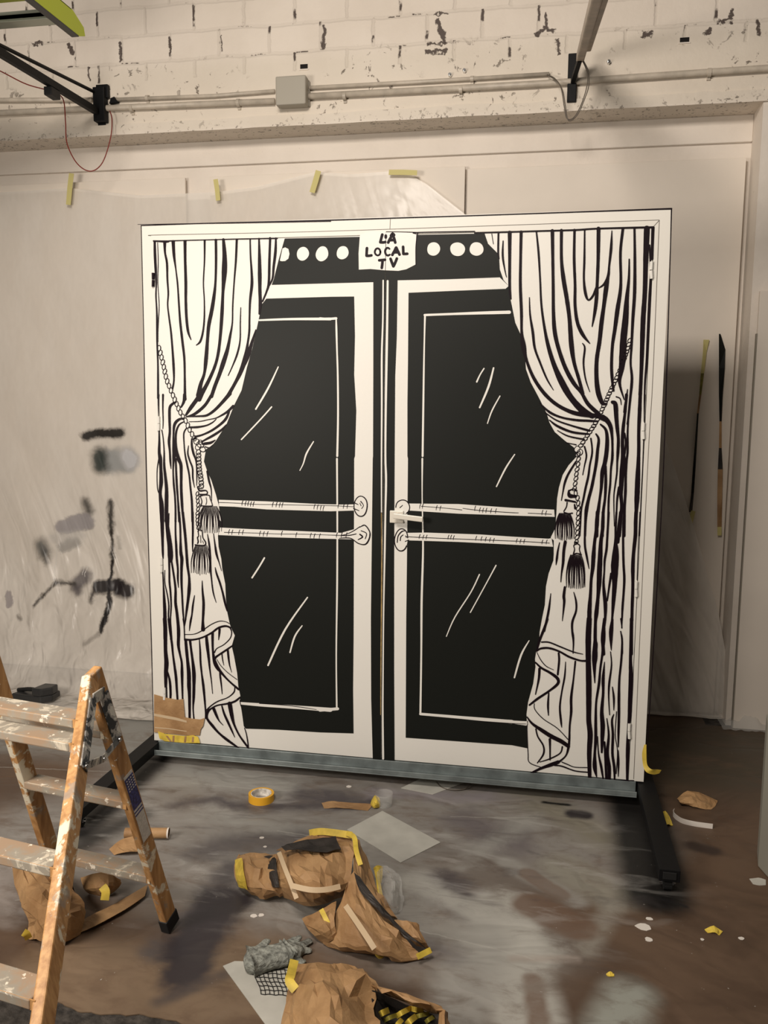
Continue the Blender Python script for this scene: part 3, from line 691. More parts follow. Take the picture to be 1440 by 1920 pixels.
RIGHT = """E:0,108,9 250,102,9 460,95,10 750,86,12 930,75,12 1340,65,14
E:128,115,5 140,190,4
E:178,110,12 176,250,13 182,300,8
E:213,168,7 210,280,14 225,380,9 238,438,5
E:262,105,26 262,300,20 262,500,18 270,600,12
E:348,100,20 344,300,18 342,500,20 350,700,20 352,850,18 365,950,34 385,1050,20 430,1170,22 490,1270,24 560,1350,24 640,1410,24 740,1455,28 830,1470,32 930,1480,28
E:410,592,6 415,720,12 435,850,18 450,970,16 490,1080,14 540,1200,12 590,1285,5
E:462,95,10 478,250,14 490,450,12 500,650,14 525,830,18 555,970,26 600,1110,32 660,1240,44 720,1340,40 800,1430,44 880,1480,34
E:582,92,24 585,300,20 588,500,20 590,700,22 600,850,28 630,980,26 680,1120,28 740,1230,28 800,1305,22 850,1390,26 930,1465,28
E:650,88,20 650,300,20 665,450,28 690,600,28 710,750,26 725,950,32 745,1080,24 780,1200,22 810,1310,22
E:748,85,16 745,300,18 752,500,18 752,650,20 770,780,24 810,870,24 862,935,7
E:808,935,6 825,970,12 815,1080,12 830,1200,10 862,1298,5
E:824,85,10 822,300,14 818,450,14 830,560,20 852,610,12 885,580,14 905,530,12 920,500,16
E:928,75,26 925,300,22 918,480,20 912,600,24 900,700,20 880,808,7
E:1028,92,6 1022,220,18 1008,350,14 1000,430,18 970,490,14 930,520,7
E:1000,430,18 985,520,30 968,650,24 950,780,28 935,920,26 915,1050,26 912,1180,28 925,1300,34 955,1380,28 985,1390,16
E:1110,80,18 1092,250,18 1095,450,18 1090,550,22 1070,680,28 1050,830,24 1032,950,20 1025,1100,20 1030,1200,20 1040,1290,14
E:1158,305,9 1155,450,16 1140,600,28 1130,750,40 1115,900,44 1110,1020,48 1100,1120,36 1085,1230,20 1120,1355,8
E:1197,75,14 1200,300,18 1198,550,22 1185,750,20 1175,950,16 1168,1080,14 1178,1200,18 1165,1350,16 1150,1500,14 1145,1540,14
E:1290,75,40 1282,300,34 1275,550,30 1262,750,32 1255,950,30 1248,1150,24 1240,1320,24
E:1335,70,20 1328,300,20
E:1310,200,12 1318,400,12 1310,600,18 1300,800,16 1290,1050,16 1275,1250,12 1270,1520,6
E:1145,1280,6 1130,1400,20 1125,1450,22
E:1060,1335,8 1090,1350,8 1098,1395,5
E:490,1385,7 560,1450,16 650,1490,14 760,1510,16 850,1515,16 920,1520,14
E:530,1455,7 610,1510,10 720,1550,12 860,1590,16
E:560,1510,7 620,1555,16 730,1600,16 850,1615,14
E:620,1588,5 700,1630,10 820,1655,12
E:685,1680,6 760,1695,8
E:940,1490,30 990,1520,16
F:920,100,40 960,130,56 972,300,50 985,450,44 1000,600,36 995,750,36 985,900,24 980,1050,20 960,1200,18 940,1350,14 940,1550,12 945,1770,8
F:790,300,60 850,350,60 895,430,50 915,560,32 920,700,26 918,850,30 900,1000,24 890,1200,24 870,1400,24 865,1600,24 860,1750,26 850,1900,24
G:870,0,24 860,200,24 850,350,26 840,500,28 815,650,26 810,800,20 800,950,28 810,1100,40 825,1250,44 820,1450,30 795,1600,40 795,1750,34 800,1910,40
F:760,400,20 830,470,34 850,600,44 840,780,50 815,930,50 785,1050,50 770,1250,36 750,1400,30 730,1550,40 710,1700,44 705,1900,46
G:720,0,44 710,200,44 680,400,36 665,600,50 655,750,44 635,900,34 625,1100,36 612,1300,50 608,1500,50 605,1650,40 597,1910,56
F:830,960,24 830,1200,36 820,1400,30 800,1550,34 785,1750,34 785,1900,34
G:795,0,36 790,200,40 765,400,44 755,600,56 745,800,60 740,950,56 725,1150,40 705,1350,50 690,1500,34 685,1700,36 700,1780,40 685,1910,50
F:700,530,20 735,600,30 720,750,36 705,900,36 680,1050,34 640,1250,36 600,1400,36 570,1550,44 558,1700,30 550,1900,28
G:560,0,30 550,250,24 550,450,26 575,600,26 605,760,10
F:630,590,20 645,700,20 645,800,22 615,950,22 595,1100,26 560,1250,26 530,1400,24 500,1550,20 490,1750,16 480,1900,16
F:545,700,20 570,820,20 545,950,14 520,1080,10
F:1110,0,36 1095,200,30 1065,450,40 1055,650,40 1065,850,56 1055,1000,64 1040,1200,56 1035,1350,44 1045,1500,40 1030,1700,40 1015,1900,36
F:1165,0,16 1140,250,20 1125,500,24 1125,750,26 1110,900,28 1100,1100,28 1095,1300,34 1085,1500,30 1080,1700,34 1080,1900,30
F:1085,520,20 1100,650,24 1085,800,20
F:1010,1250,30 985,1400,24 975,1600,20 965,1900,18
G:975,0,24 960,200,20 960,350,24 965,480,60 960,600,84 950,750,90 950,950,60 945,1050,54 930,1250,40 915,1450,24 900,1620,44 905,1750,16 905,1860,9
G:1030,0,34 1010,200,44 990,400,44
G:905,830,30 880,980,24 850,1190,18
G:1080,0,26 1065,200,24 1065,500,28 1070,700,28 1080,900,30 1070,1100,26 1055,1300,26 1045,1560,12
G:1030,1605,12 1050,1700,20 1048,1900,28
F:1295,0,40 1285,250,44 1275,500,40 1275,700,40 1270,900,44 1260,1150,60 1250,1400,60 1240,1600,40 1230,1900,44
G:1235,0,36 1230,150,40 1230,300,44 1205,550,40 1195,750,44 1195,1000,36 1185,1300,36 1180,1550,34 1175,1910,38
F:1355,0,24 1350,200,16 1350,375,9
F:1340,590,8 1325,1000,8 1305,1400,8 1285,1900,8
G:1290,0,8 1270,400,8 1252,915,8
F:430,900,20 330,1060,24 280,1180,26 255,1300,16 232,1425,9
F:340,1290,16 400,1270,16 440,1290,16
F:330,1290,14 345,1360,50 420,1365,30
F:290,1420,30 350,1430,24 420,1445,24
F:340,1380,12 430,1385,12
F:310,1450,14 300,1510,12 265,1570,12
F:410,1480,18 420,1530,30
F:270,1585,14 330,1600,12 380,1595,16
G:395,560,14 410,500,12 400,450,12 440,425,14 480,450,12 475,500,12 490,555,14
G:395,572,16 440,555,14 500,570,16
G:208,410,10 185,520,20 172,620,26 160,710,8
G:285,400,36 265,520,34 255,680,30 235,820,18 225,940,10
G:280,1010,26 265,1130,34 270,1220,28 245,1465,7
G:400,1080,10 430,1200,22 430,1330,22 380,1480,26 380,1620,24 395,1750,20 390,1900,9
G:90,1095,7 68,1280,24 40,1430,26 0,1600,26
H:325,0,20 290,100,24 240,230,22 210,340,14
H:260,250,13 340,252,14 450,295,14 600,355,12 705,380,7
H:205,350,9 250,320,18 340,315,20 450,350,18 560,410,20 680,450,18 760,450,20
H:605,0,12 590,100,14 605,200,16 600,370,9
H:210,360,6 250,440,8 310,510,8 390,550,5
H:195,470,14 260,530,20 350,580,24 430,640,30 435,700,26 340,780,20 220,860,22 130,930,16
H:445,370,18 450,450,20 435,600,18
H:520,465,7 510,620,16 480,780,14 458,950,18 470,1100,20 478,1170,7
H:625,460,16 605,650,16 580,850,24 580,1000,24 565,1150,18 560,1300,20 550,1390,24 520,1480,14 440,1550,20
H:238,540,24 230,650,20 195,815,9
H:338,800,12 330,930,20 335,1040,9
H:182,915,7 190,980,8 280,1080,8 430,1180,8 545,1300,8
H:105,1060,12 160,1130,22 260,1200,34 370,1270,40 470,1320,40 550,1375,34
H:200,1190,14 220,1270,14 280,1370,16 280,1460,16 215,1555,9
H:350,1300,24 352,1400,16 352,1520,14
H:485,1380,14 460,1450,12 350,1510,12 240,1545,7
H:150,1665,20 250,1615,24 360,1575,34 440,1545,34
H:480,1545,9 540,1570,10 620,1600,8 760,1605,8
H:400,1580,14 480,1590,14 620,1640,12 760,1655,12
H:110,1100,5 105,1200,6 115,1450,8 130,1550,8 250,1600,8
H:775,0,50 765,200,54 765,450,50 770,700,54 770,950,50 770,1100,46 785,1250,50 775,1450,44 780,1720,32
H:845,0,24 840,200,30 835,400,54 830,500,36 835,690,9
H:935,0,20 925,200,44 920,350,24 895,530,20 880,700,24 850,900,20 845,1100,26 845,1300,30 835,1450,24 835,1600,40 855,1705,10
H:1025,0,20 1010,150,40 1012,330,9
H:1005,355,9 1015,500,14 990,700,20 985,850,14 995,1035,9
H:940,465,7 925,650,30 925,800,24 910,1000,34 920,1150,44 915,1300,34 910,1440,18
H:865,1270,9 875,1450,14 905,1600,24 925,1725,14
H:940,1330,18 950,1500,24 960,1730,24
H:965,1075,9 985,1250,20 970,1450,30 990,1600,34 990,1740,30
H:1040,1030,8 1020,1100,20 1030,1250,24 1025,1450,24 1045,1600,26 1048,1740,14
H:1025,735,9 1040,850,20 1040,985,7
H:1070,1000,8 1055,1250,8 1080,1430,8 1065,1670,8
H:1120,0,20 1128,100,9
H:1115,135,11 1130,250,18 1120,450,20 1100,650,20 1095,850,26 1095,1050,24 1090,1250,20 1088,1380,10
H:1085,1420,13 1090,1550,20 1088,1700,7
H:1232,0,34 1225,250,30 1220,450,30 1225,650,44 1215,900,40 1210,1050,36 1195,1200,24 1190,1400,34 1185,1600,26 1182,1760,16
H:780,1720,10 950,1735,8 1180,1750,12 1235,1780,10
Z:1188,1463,1.5 1140,1462,1.5
Z:790,949,1 840,953,1 866,956,1.2
Z:868,953,1 900,957,1.2 960,961,1.2 972,961.5,1
Z:990,962,1 1034,964,1.2
Z:762,1006,1.2 800,1008,1.2 850,1010,1.2 900,1012,1.2 935,1013,1.2
Z:905,1012,1.2 980,1015,1.2 1030,1018,1.2
Z:780,438.5,1.8 783,436,1.8 890,434,1.8"""
def strokes(mb, txt, sc=1.12):
    for line in txt.strip().split('\n'):
        reg, s = line.split(':', 1); ribbon(mb, P2(reg, parse(s)), 'ink_marker', 3, wscale=sc)
def rope(mb, path, step, r, half):           # drawn chain of links
    q = cr([(float(a), float(b2)) for a, b2 in path], 14); acc = 0; last = q[0]; k = 0
    ribbon(mb, [(x, y, half*2) for x, y in q[::3]+[q[-1]]], 'door_white', 2, n=2)
    for i in range(1, len(q)):
        acc += math.dist(q[i], q[i-1])
        if acc >= step:
            acc = 0; th = math.atan2(q[i][1]-q[i-1][1], q[i][0]-q[i-1][0]) + (.55 if k % 2 else .35); k += 1
            e = ell(q[i][0], q[i][1], r, half, th, n=14, wob=0)
            ribbon(mb, [(x, y, 1.7) for x, y in e + e[:2]], 'ink_marker', 3, n=1)
def tassel(mb, x0, x1, ytop, y0, y1, n, w, lean=0):
    for i in range(n):
        u = i/(n-1); xs = x0+(x1-x0)*(.22+.56*u); xe = x0+(x1-x0)*u + lean
        yb = y1 - 7*abs(u-.5) + 3*noise.noise(Vector((i*5.3, x0, 0)))
        ribbon(mb, [(xs, ytop, w*.6), (xs+(xe-xs)*.55, ytop+(yb-ytop)*.25, w*1.2), (xe+1.2*math.sin(i*2.1), ytop+(yb-ytop)*.6, w*(1+.5*(i % 3 == 1))), (xe+.8*math.sin(i), yb, w*.5)], 'ink_marker', 3, n=4)
def ticks(mb, xs, y, dy, w=1.3, lean=-2):
    for x, yy in xs: ribbon(mb, [(x-lean/2, yy-dy/2, w), (x+lean*.3, yy, w*1.1), (x+lean/2, yy+dy/2, w*.7)], 'ink_marker', 3, n=3)

SEAM = [(724,441),(722.6,522),(720.6,700),(719.8,855),(717.6,993),(716,1120),(715,1426)]
# ---- left leaf
L0 = [(290,452),(294,647),(297,747),(304,960),(306,1072),(311,1291),(314,1391)]
R0 = [(1227,428),(1213,700),(1206,807),(1193,1104),(1187,1200),(1178,1466)]
def leaf_box(mb, x0, x1, m='door_white'):
    mb.box((x0, 0, .103), (x1, .042, ZTOP), m)
ZB = .10
ZTOP = pl(724, 441, 0).z
XLf, XMf, XRf = pl(291,452,0).x, pl(720,855,0).x, pl(1227,428,0).x
leafL = MB(); leaf_box(leafL, XLf+.002, XMf-.0025)
# black fields
fill(leafL, P2('Q', [(1105,262),(1060,420),(1025,560),(1010,600)]) + [(700,529),(700,700),(699.5,855),(699,860),(695.5,1160),(696,1310),(699,1423),(714.6,1425.5),(715.8,1120),(717.2,993),(719.4,855),(720.2,700),(722.2,522),(723.4,443)], 'ink_black', 1)
fill(leafL, [(499,560),(620,556.5),(664,556),(665.5,630),(664,702),(668,770),(665.5,855),(664,860),(663,1193),(662,1293),(663,1375),(600,1373),(520,1368),(461,1366)] +
     P2('D', [(1215,1380),(1190,1200),(1165,1050),(1170,985),(1145,870),(1130,700),(1090,480),(1060,350),(1100,215),(1050,110)]) +
     [(431,1170)] + P2('C', [(1170,1500),(1150,1300),(1140,1080),(1095,850),(1080,700),(1040,520),(1030,360),(1050,250),(1040,100)]) +
     P2('B', [(1075,1900),(1040,1650),(1000,1500),(930,1280),(870,1150),(820,1000),(850,820),(900,790),(960,740),(1000,690),(1160,440),(1260,190)]) +
     P2('Q', [(735,1480),(790,1370),(830,1200),(870,1060),(905,900),(920,830),(940,740),(970,702)]), 'ink_black', 1)
for cx, cy, rx, ry in [(568,476,11.3,12.8),(604,476,11.6,14),(642.5,474,11,12.8)]: fill(leafL, ell(cx, cy, rx, ry, .3), 'door_white', 2)
fill(leafL, [(525,489),(530,466),(535,464),(541,467),(543,476),(541,485),(535,489.5),(529,490)], 'door_white', 2)
fill(leafL, [(675,441.3),(686,436.5),(700,434.6),(723.3,434.4),(722.3,507),(695,504.5),(673,505.7),(672.5,475)], 'door_white', 2)
def wl(mb, s, reg='Z', m='door_white'): ribbon(mb, P2(reg, parse(s)), m, 2)
wl(leafL, '920,858,12 1150,850,17 1440,849,20', 'Q'); wl(leafL, '0,867,14 60,872,16 122,868,18', 'M'); wl(leafL, '122,870,10 124,950,14 128,1100,12 134,1300,13 136,1600,14 130,1900,15', 'M')
wl(leafL, '96,0,10 98,350,9 97,700,10 92,1100,8 95,1410,9', 'N'); wl(leafL, '575,1555,14 700,1565,18 900,1578,20 1080,1592,22', 'O'); wl(leafL, '0,1414,16 100,1406,16', 'N')
ribbon(leafL, P2('O', [(680,1556,3),(850,1568,4),(1000,1590,3)]), 'ink_marker', 3)
wl(leafL, '718.6,526,2.6 718,600,2.8 716,667,3.4 716,760,3.2 715.5,855,2.8 715.4,960,2'); ribbon(leafL, [(715.2,962,1.3),(716,1040,1.8),(715.6,1120,2.2),(714.3,1250,1.8),(713.8,1340,1)], 'raw_wood', 2)
for s in ['522,688,2 503,728,3.5 480,767,3','509.5,763,2.6 490,785,2.6 453,824,2.4','588,828,2 575,850,3 569,869,2.2 562.5,882,1.6','496,1046,3 486,1063,3 473,1083,3','576.7,1120,2.4 535,1180,3.6 503,1247,3.4','566.7,1173,2 553,1193,3.2 544,1223,2.6']: wl(leafL, s)
# rods of the left leaf
fill(leafL, [(410.5,937),(500,940),(600,945),(640,946),(668,945.5),(668,957),(620,958.5),(500,955),(440,950),(411,949)], 'door_white', 2)
fill(leafL, [(413,989),(470,992),(560,995.5),(640,999),(672,990),(686,985),(693,995),(692,1010),(685,1020),(676,1020),(660,1011),(610,1010),(500,1007),(410,1003)], 'door_white', 2)
e = ell(676.5, 949, 12.3, 19, .05); fill(leafL, e, 'door_white', 2); ribbon(leafL, [(x, y, 1.9) for x, y in e + e[:1]], 'ink_marker', 3, n=1)
ribbon(leafL, P2('N', [(225,385,4),(250,373,6),(272,395,6),(282,425,6),(270,465,7),(250,482,6),(215,475,5),(180,450,5),(150,445,6),(110,447,4)]), 'ink_marker', 3)
ribbon(leafL, P2('N', [(110,432,3),(150,424,4),(190,405,5),(225,382,5)]), 'ink_marker', 3)
for s in ['232,405,5 262,420,5 255,450,5','225,425,8 240,440,8 215,455,5']: ribbon(leafL, P2('N', parse(s)), 'ink_marker', 3)
for s in ['230,240,6 245,262,4 235,280,4','225,250,4 232,265,4','195,248,6 215,258,4','190,280,6 220,292,4']: ribbon(leafL, P2('N', parse(s)), 'ink_marker', 3)
ticks(leafL, [(455,943),(461,944),(466,944),(471,945),(476,945),(512,946),(519,946),(525,947),(530,947),(590,950),(596,951),(602,952),(607,953),(635,948),(645,949),(652,949)], 0, 9)
ticks(leafL, [(430,997),(436,998),(449,998),(456,998),(488,1000),(495,1001),(502,1001),(529,1000),(556,1003),(583,1004),(590,1005),(600,1005),(632,1003),(641,1003),(650,1003)], 0, 9)
rope(leafL, [(296,644),(302,665),(308,690),(313,712),(321,732),(330,754),(340,776),(349,790),(357,808),(366,823)], 8.4, 5.2, 3.1)
rope(leafL, [(372,842),(373,862),(374,880),(377,897),(378,914)], 5.6, 5.0, 3.9)
rope(leafL, [(370,918),(371,935),(372,950),(370.5,965),(371,980),(372.5,990)], 6.5, 4.0, 2.4)
for cx, cy, rx, ry in [(369,828,6,5),(376,834,7,5),(372,838,5,6),(380,842,6,4.5),(376,829,4,4)]:
    e = ell(cx, cy, rx, ry, .6, n=12); fill(leafL, e, 'door_white', 2)
    ribbon(leafL, [(x, y, 1.5) for x, y in e + e[:1]], 'ink_marker', 3, n=1)
strokes(leafL, LEFT)
tassel(leafL, 372, 416, 949, 960, 1000, 13, 1.7, 0); tassel(leafL, 359, 396, 1022, 1040, 1077, 12, 1.5)
# letters of the plaque, left half
def letter(mb, s, w=5.2): ribbon(mb, P2('M', [(p[0], p[1], w*4) for p in parse(s)]), 'ink_marker', 3, n=3)
for s in ['468,240 460,270 453,297','453,298 475,299 490,296','353,342 351,370 350,398','350,399 370,399 386,396','470,431 468,460 464,490','445,433 468,431 488,429','494,248 494,262']: letter(leafL, s)
e = ell(433, 370, 21, 26, 0, n=16); ribbon(leafL, P2('M', [(x, y, 15) for x, y in e + e[:1]]), 'ink_marker', 3, n=1)
oL = leafL.build('door_leaf', parent=ROOT, recalc=False); oL['label'] = 'left door leaf with a painted curtain and glazing'
# ---- right leaf
leafR = MB(); leaf_box(leafR, XMf+.0025, XRf-.002)
fill(leafR, [(724.6,442),(723.4,522),(721.4,700),(720.6,855),(718.6,993),(717,1120),(715.8,1425.7),(740,1428),(739,1260),(739,1060),(740,855),(741,705),(744,630),(745.5,525.5),(840,523.5),(937,520),(954,536.5),(944,525),(937,505),(936,485),(934,476),(915,457),(908.5,437.8),(780,440.5)], 'ink_black', 1)
fill(leafR, [(766,549),(860,545),(948,541.5),(954,536),(957,560),(961,580),(966,605),(976,627),(984,660),(986,692),(995,717),(1010,745),(1025,775),(1030,792),(1040,810),(1060,827),(1076,839),(1082,850)] +
     P2('F', [(440,830),(330,950),(250,1080),(200,1250),(175,1400),(165,1600),(150,1800),(90,1920)]) + P2('G', [(90,350),(130,380),(130,560),(125,650),(60,830),(25,1000),(10,1250)]) + [(1016,1160)] +
     P2('H', [(240,140),(235,240),(205,340),(190,430),(195,520),(170,700),(115,900),(98,1030),(105,1180),(115,1400)]) + [(960,1397),(833,1388),(760.7,1383),(761.7,1160),(763,1060),(765,860),(764,855),(764,755),(765,680)], 'ink_black', 1)
for cx, cy, rx, ry in [(813,467,12,13),(858,467.5,14,13),(893.5,467,13,13)]: fill(leafR, ell(cx, cy, rx, ry, .3), 'door_white', 2)
fill(leafR, [(724.4,434.4),(740,435),(781,435.5),(779.5,462),(779.5,496),(762,505),(747,508),(723.4,507)], 'door_white', 2)
ribbon(leafR, [(724.6,434.8,1.5),(750,435,1.5),(783,436,1.8)], 'ink_marker', 3); ribbon(leafR, [(783,437,1.8),(779.8,462,1.4),(779.8,497,1.4)], 'ink_marker', 3)
wl(leafR, '785,843,16 1000,835,17 1200,828,22 1420,822,25', 'M'); wl(leafR, '788,843,14 784,1000,11 780,1200,12 775,1550,14 770,1900,15', 'M'); wl(leafR, '576,0,10 575,220,6 580,500,10 572,800,12 570,1100,10 565,1435,11', 'N')
wl(leafR, '565,1435,14 800,1455,16 1080,1480,22', 'N'); wl(leafR, '960,1353.5,6 986.5,1356,8'); ribbon(leafR, [(900,1351.5,.8),(960,1356,1.3),(986,1357,.9)], 'ink_marker', 3)
wl(leafR, '727,527,3.6 726.2,600,4 725,667,4.6 723.5,760,4 722.8,855,3.6 724,900,4 722.8,960,3.4 721.7,1027,3.4 719.5,1140,2.6 718.4,1260,2.6 717.8,1340,3.2 718.5,1422,4')
for s in ['907.5,691,2.4 900,703,2.4 894,716,3','925.5,690,3 916,725,4 899.5,764,3','937.5,742.5,2 922.5,770,2.6 914,794,1.8','965,852,2 948,878,3 931,912,2.4','930,1060,2.4 910,1097,2 882,1148,2','899,1077,2.4 883,1110,2.2 853,1157,2.2 837,1193,1.6','992,1201,1.8 977,1228,3.6 964.6,1270,3']: wl(leafR, s)
fill(leafR, [(763,945),(768,944),(860,945),(960,952),(1039,955.5),(1040,969),(960,966.5),(860,963),(765,957)], 'door_white', 2)
fill(leafR, [(760,999),(800,998.5),(900,1002),(960,1006),(1028,1010),(1034,1009),(1037,1025),(960,1021),(860,1016),(800,1014),(765,1013)], 'door_white', 2)
e = ell(755, 951, 13, 14, 0); fill(leafR, e, 'door_white', 2); ribbon(leafR, [(x, y, 1.9) for x, y in e[13:] + e[:5]], 'ink_marker', 3, n=1)
e = ell(752.5, 1012, 12.3, 21, .1); fill(leafR, e, 'door_white', 2); ribbon(leafR, [(x, y, 2.0) for x, y in e[2:]], 'ink_marker', 3, n=1)
for s in ['435,470,6 440,435,6 460,410,7 480,405,4','452,460,6 455,440,6 468,428,5','482,434,5 486,442,5','450,275,5 465,262,4','480,465,5 500,456,4']: ribbon(leafR, P2('N', parse(s)), 'ink_marker', 3)
ticks(leafR, [(788,949),(793,949),(819,952),(826,953),(891,953),(900,956),(906,957),(912,957),(921,958),(930,958),(1017,961),(1024,962)], 0, 9)
ticks(leafR, [(787,1006),(794,1007),(800,1007),(841,1007),(846,1007),(851,1008),(893,1009),(903,1010),(911,1011),(919,1012),(926,1013),(969,1014),(976,1015),(983,1015),(1017,1016),(1025,1016)], 0, 8)
rope(leafR, [(1182,632),(1176,655),(1168,678),(1155,710),(1142,738),(1130,765),(1115,795),(1100,818),(1087,838)], 6.0, 4.6, 3.0)
rope(leafR, [(1085,842),(1084,866),(1081,885),(1079,902),(1077,918),(1083,935),(1084,960),(1083,985),(1082,1005),(1080,1018)], 8.5, 4.8, 2.9)
for cx, cy, rx, ry in [(1082,842,5,6),(1087,848,5,6),(1083,853,4,4)]:
    e = ell(cx, cy, rx, ry, .6, n=12); fill(leafR, e, 'door_white', 2); ribbon(leafR, [(x, y, 1.4) for x, y in e + e[:1]], 'ink_marker', 3, n=1)
strokes(leafR, RIGHT)
tassel(leafR, 1041, 1076, 962, 975, 1013, 13, 2.0); tassel(leafR, 1062, 1097, 1040, 1055, 1104, 12, 2.1)
for s in ['545,240 527,270 512,300','547,240 557,270 565,300','522,282 545,281 560,281','533,248 545,232 556,243','571,338 558,365 543,392','573,338 585,365 597,390','552,374 572,373 590,372','624,332 625,360 626,384','626,385 640,385 655,384','530,422 540,450 551,478','551,478 565,450 577,420']: letter(leafR, s)
ribbon(leafR, P2('M', [(522,347,13),(510,340,15),(497,345,15),(489,365,16),(495,388,15),(510,397,15),(525,390,12)]), 'ink_marker', 4, n=4)
oR = leafR.build('door_leaf', parent=ROOT, recalc=False); oR['label'] = 'right door leaf with a painted curtain, a plaque half and a handle'
# ---- frame
XO0, XO1, ZO = pl(264.1,421.6,0).x, pl(1259.7,390.3,0).x, ZB+2.25
fr = MB()
FY = -.003
outer = [(XO0, ZB), (XO1, ZB), (XO1, ZO), (XO0, ZO)]
fr.box((XO0, 0, ZB), (XLf-.001, .075, ZO), 'frame_white'); fr.box((XRf+.001, 0, ZB), (XO1, .075, ZO), 'frame_white')
fr.box((XLf-.001, 0, ZTOP+.003), (XRf+.001, .075, ZO), 'frame_white')
fr.box((XLf-.001, .045, ZB), (XRf+.001, .06, ZTOP+.003), 'gap_dark')
def fstroke(s, m='ink_marker'): ribbon(fr, parse(s), m, 1)
fstroke('265,423,2 400,418.5,2 600,413.5,2.4 740,409,2.4 900,404,2.2 1100,397,2.4 1259,391.5,3.2'); fstroke('265,424,1.4 270,640,1.4 274,850,2.2 278,1000,1.6 284,1200,1.6 288.5,1383,1.2')
fstroke('1259,392,2.6 1256,500,2 1250,700,2.4 1243,900,2 1232,1100,2 1220,1300,1.8 1210,1450,1.6'); fstroke('283,442,1 300,440.5,1.1 520,436,1 724,430,1 1236,412.5,1', 'ink_grey')
fstroke('1236,413,1.2 1224,705,1.1 1217,820,1.1 1208,1004,1 1201,1160,1 1188,1460,1', 'ink_grey'); fstroke('1236,413,1 1226,424,1', 'ink_grey'); fstroke('732,409,.9 731,430,.9', 'ink_grey')
fr.build('door_frame', parent=ROOT, recalc=False)
# hinges
for par, lst in ((oL, [(288,525,26,'ink_marker'),(298,794,26,'door_white'),(303.5,1059,26,'door_white'),(309,1300,22,'door_white')]), (oR, [(1221.5,507,32,'door_white'),(1206.5,808,30,'door_white'),(1193,1104,28,'door_white'),(1180,1370,28,'door_white')])):
    for x, y, h, m in lst:
        a, c = pl(x, y-h/2, 0), pl(x, y+h/2, 0); b = MB()
        b.tube([Vector((a.x, -.005, a.z)), Vector((a.x, -.005, a.z+(c.z-a.z)*.48))], .0062, m, 12); b.tube([Vector((a.x, -.005, a.z+(c.z-a.z)*.52)), Vector((c.x, -.005, c.z))], .0062, m, 12)
        b.build('hinge', parent=par)
# lever handle on the right leaf
a, c = pl(731,957,-.006), pl(756.5,981,-.006); b = MB(); b.box((a.x, -.010, c.z), (c.x, .0, a.z), 'handle')
h = pl(745, 968, -.03); b.tube([(h.x, -.008, h.z), (h.x, -.038, h.z)], .011, 'handle', 14)
e0, e1 = pl(737,967,-.045), pl(793,974,-.045); b.bar(e0, e1, .012, .022, 'handle', side=(0,1,0)); ho = b.build('door_handle', parent=oR, bevel=.003); ho['label'] = 'square lever handle painted white'
# base: sill beam and two long feet on castors
b = MB(); b.box((XO0+.02, -.052, .052), (XO1-.03, .075, .058), 'steel_grey'); b.box((XO0+.02, -.004, .058), (XO1-.03, .075, .0985), 'steel_grey'); b.box((XO0+.02, -.052, .058), (XO1-.03, -.046, .076), 'steel_grey')
b.build('base_beam', parent=ROOT, bevel=.002)
def foot(x, y0, y1, label):
    b = MB(); b.box((x-.034, y0, .052), (x+.034, y1, .094), 'black_steel'); b.box((x-.022, y0-.003, .060), (x+.022, y0, .086), 'black_rubber')
    o = b.build('base_foot', parent=ROOT, bevel=.004); o['label'] = label
    for y in (y0+.04, y1-.06):
        w = MB(); w.tube([(x-.013, y, .0295), (x+.013, y, .0295)], .025, 'black_rubber', 20); w.box((x-.02, y-.012, .026), (x-.015, y+.012, .0515), 'chrome'); w.box((x+.015, y-.012, .026), (x+.02, y+.012, .0515), 'chrome')
        w.tube([(x-.026, y, .0295), (x+.026, y, .0295)], .006, 'chrome', 10); w.build('caster', parent=o)
foot(-1.075, -.66, .18, 'left black steel foot'); foot(1.075, -.66, .18, 'right black steel foot')
# chrome buckle standing on the end of the right foot
# masking paper and tape round the lower left corner
def dpoly(pts, reg, layer_y): 
    return [Vector((pl(x, y, layer_y).x, layer_y, pl(x, y, layer_y).z)) for x, y in P2(reg, pts)]
b = MB(); b.prism(dpoly([(60,975),(200,1015),(360,1045),(435,1035),(445,1150),(455,1270),(560,1290),(650,1298),(710,1278),(690,1380),(660,1420),(645,1500),(450,1500),(330,1485),(160,1470),(60,1460)], 'D', -.008), (0,.003,0), 'kraft')
for s in ['62,1235,30 200,1262,36 350,1290,34 480,1325,24','70,1400,14 250,1415,12 480,1450,10']: 
    q = [(x, y, w) for x, y, w in P2('D', parse(s))]
    L = [Vector((pl(x, y-w/2, -.009).x, -.009, pl(x, y-w/2, -.009).z)) for x, y, w in q]; R = [Vector((pl(x, y+w/2, -.009).x, -.009, pl(x, y+w/2, -.009).z)) for x, y, w in q]
    b.prism(L+R[::-1], (0,.0008,0), 'fold_pale')
o = b.build('masking_paper', parent=ROOT); o['label'] = 'brown masking paper taped over the corner'
b = MB(); b.prism(dpoly([(110,1450),(200,1482),(450,1510),(560,1500),(625,1520),(650,1600),(430,1596),(200,1575),(130,1540)], 'D', -.010), (0,.002,0), 'tape_yellow')
for s in [(210,1505,300,1580),(300,1505,330,1585),(455,1512,480,1590),(550,1520,580,1590)]:
    b.prism([v + Vector((0,-.0005,0)) for v in dpoly([(s[0],s[1]),(s[0]+26,s[1]),(s[2]-8,s[3]),(s[2]-36,s[3])], 'D', -.010)], (0,.0005,0), 'kraft')
b.build('masking_tape', parent=ROOT)
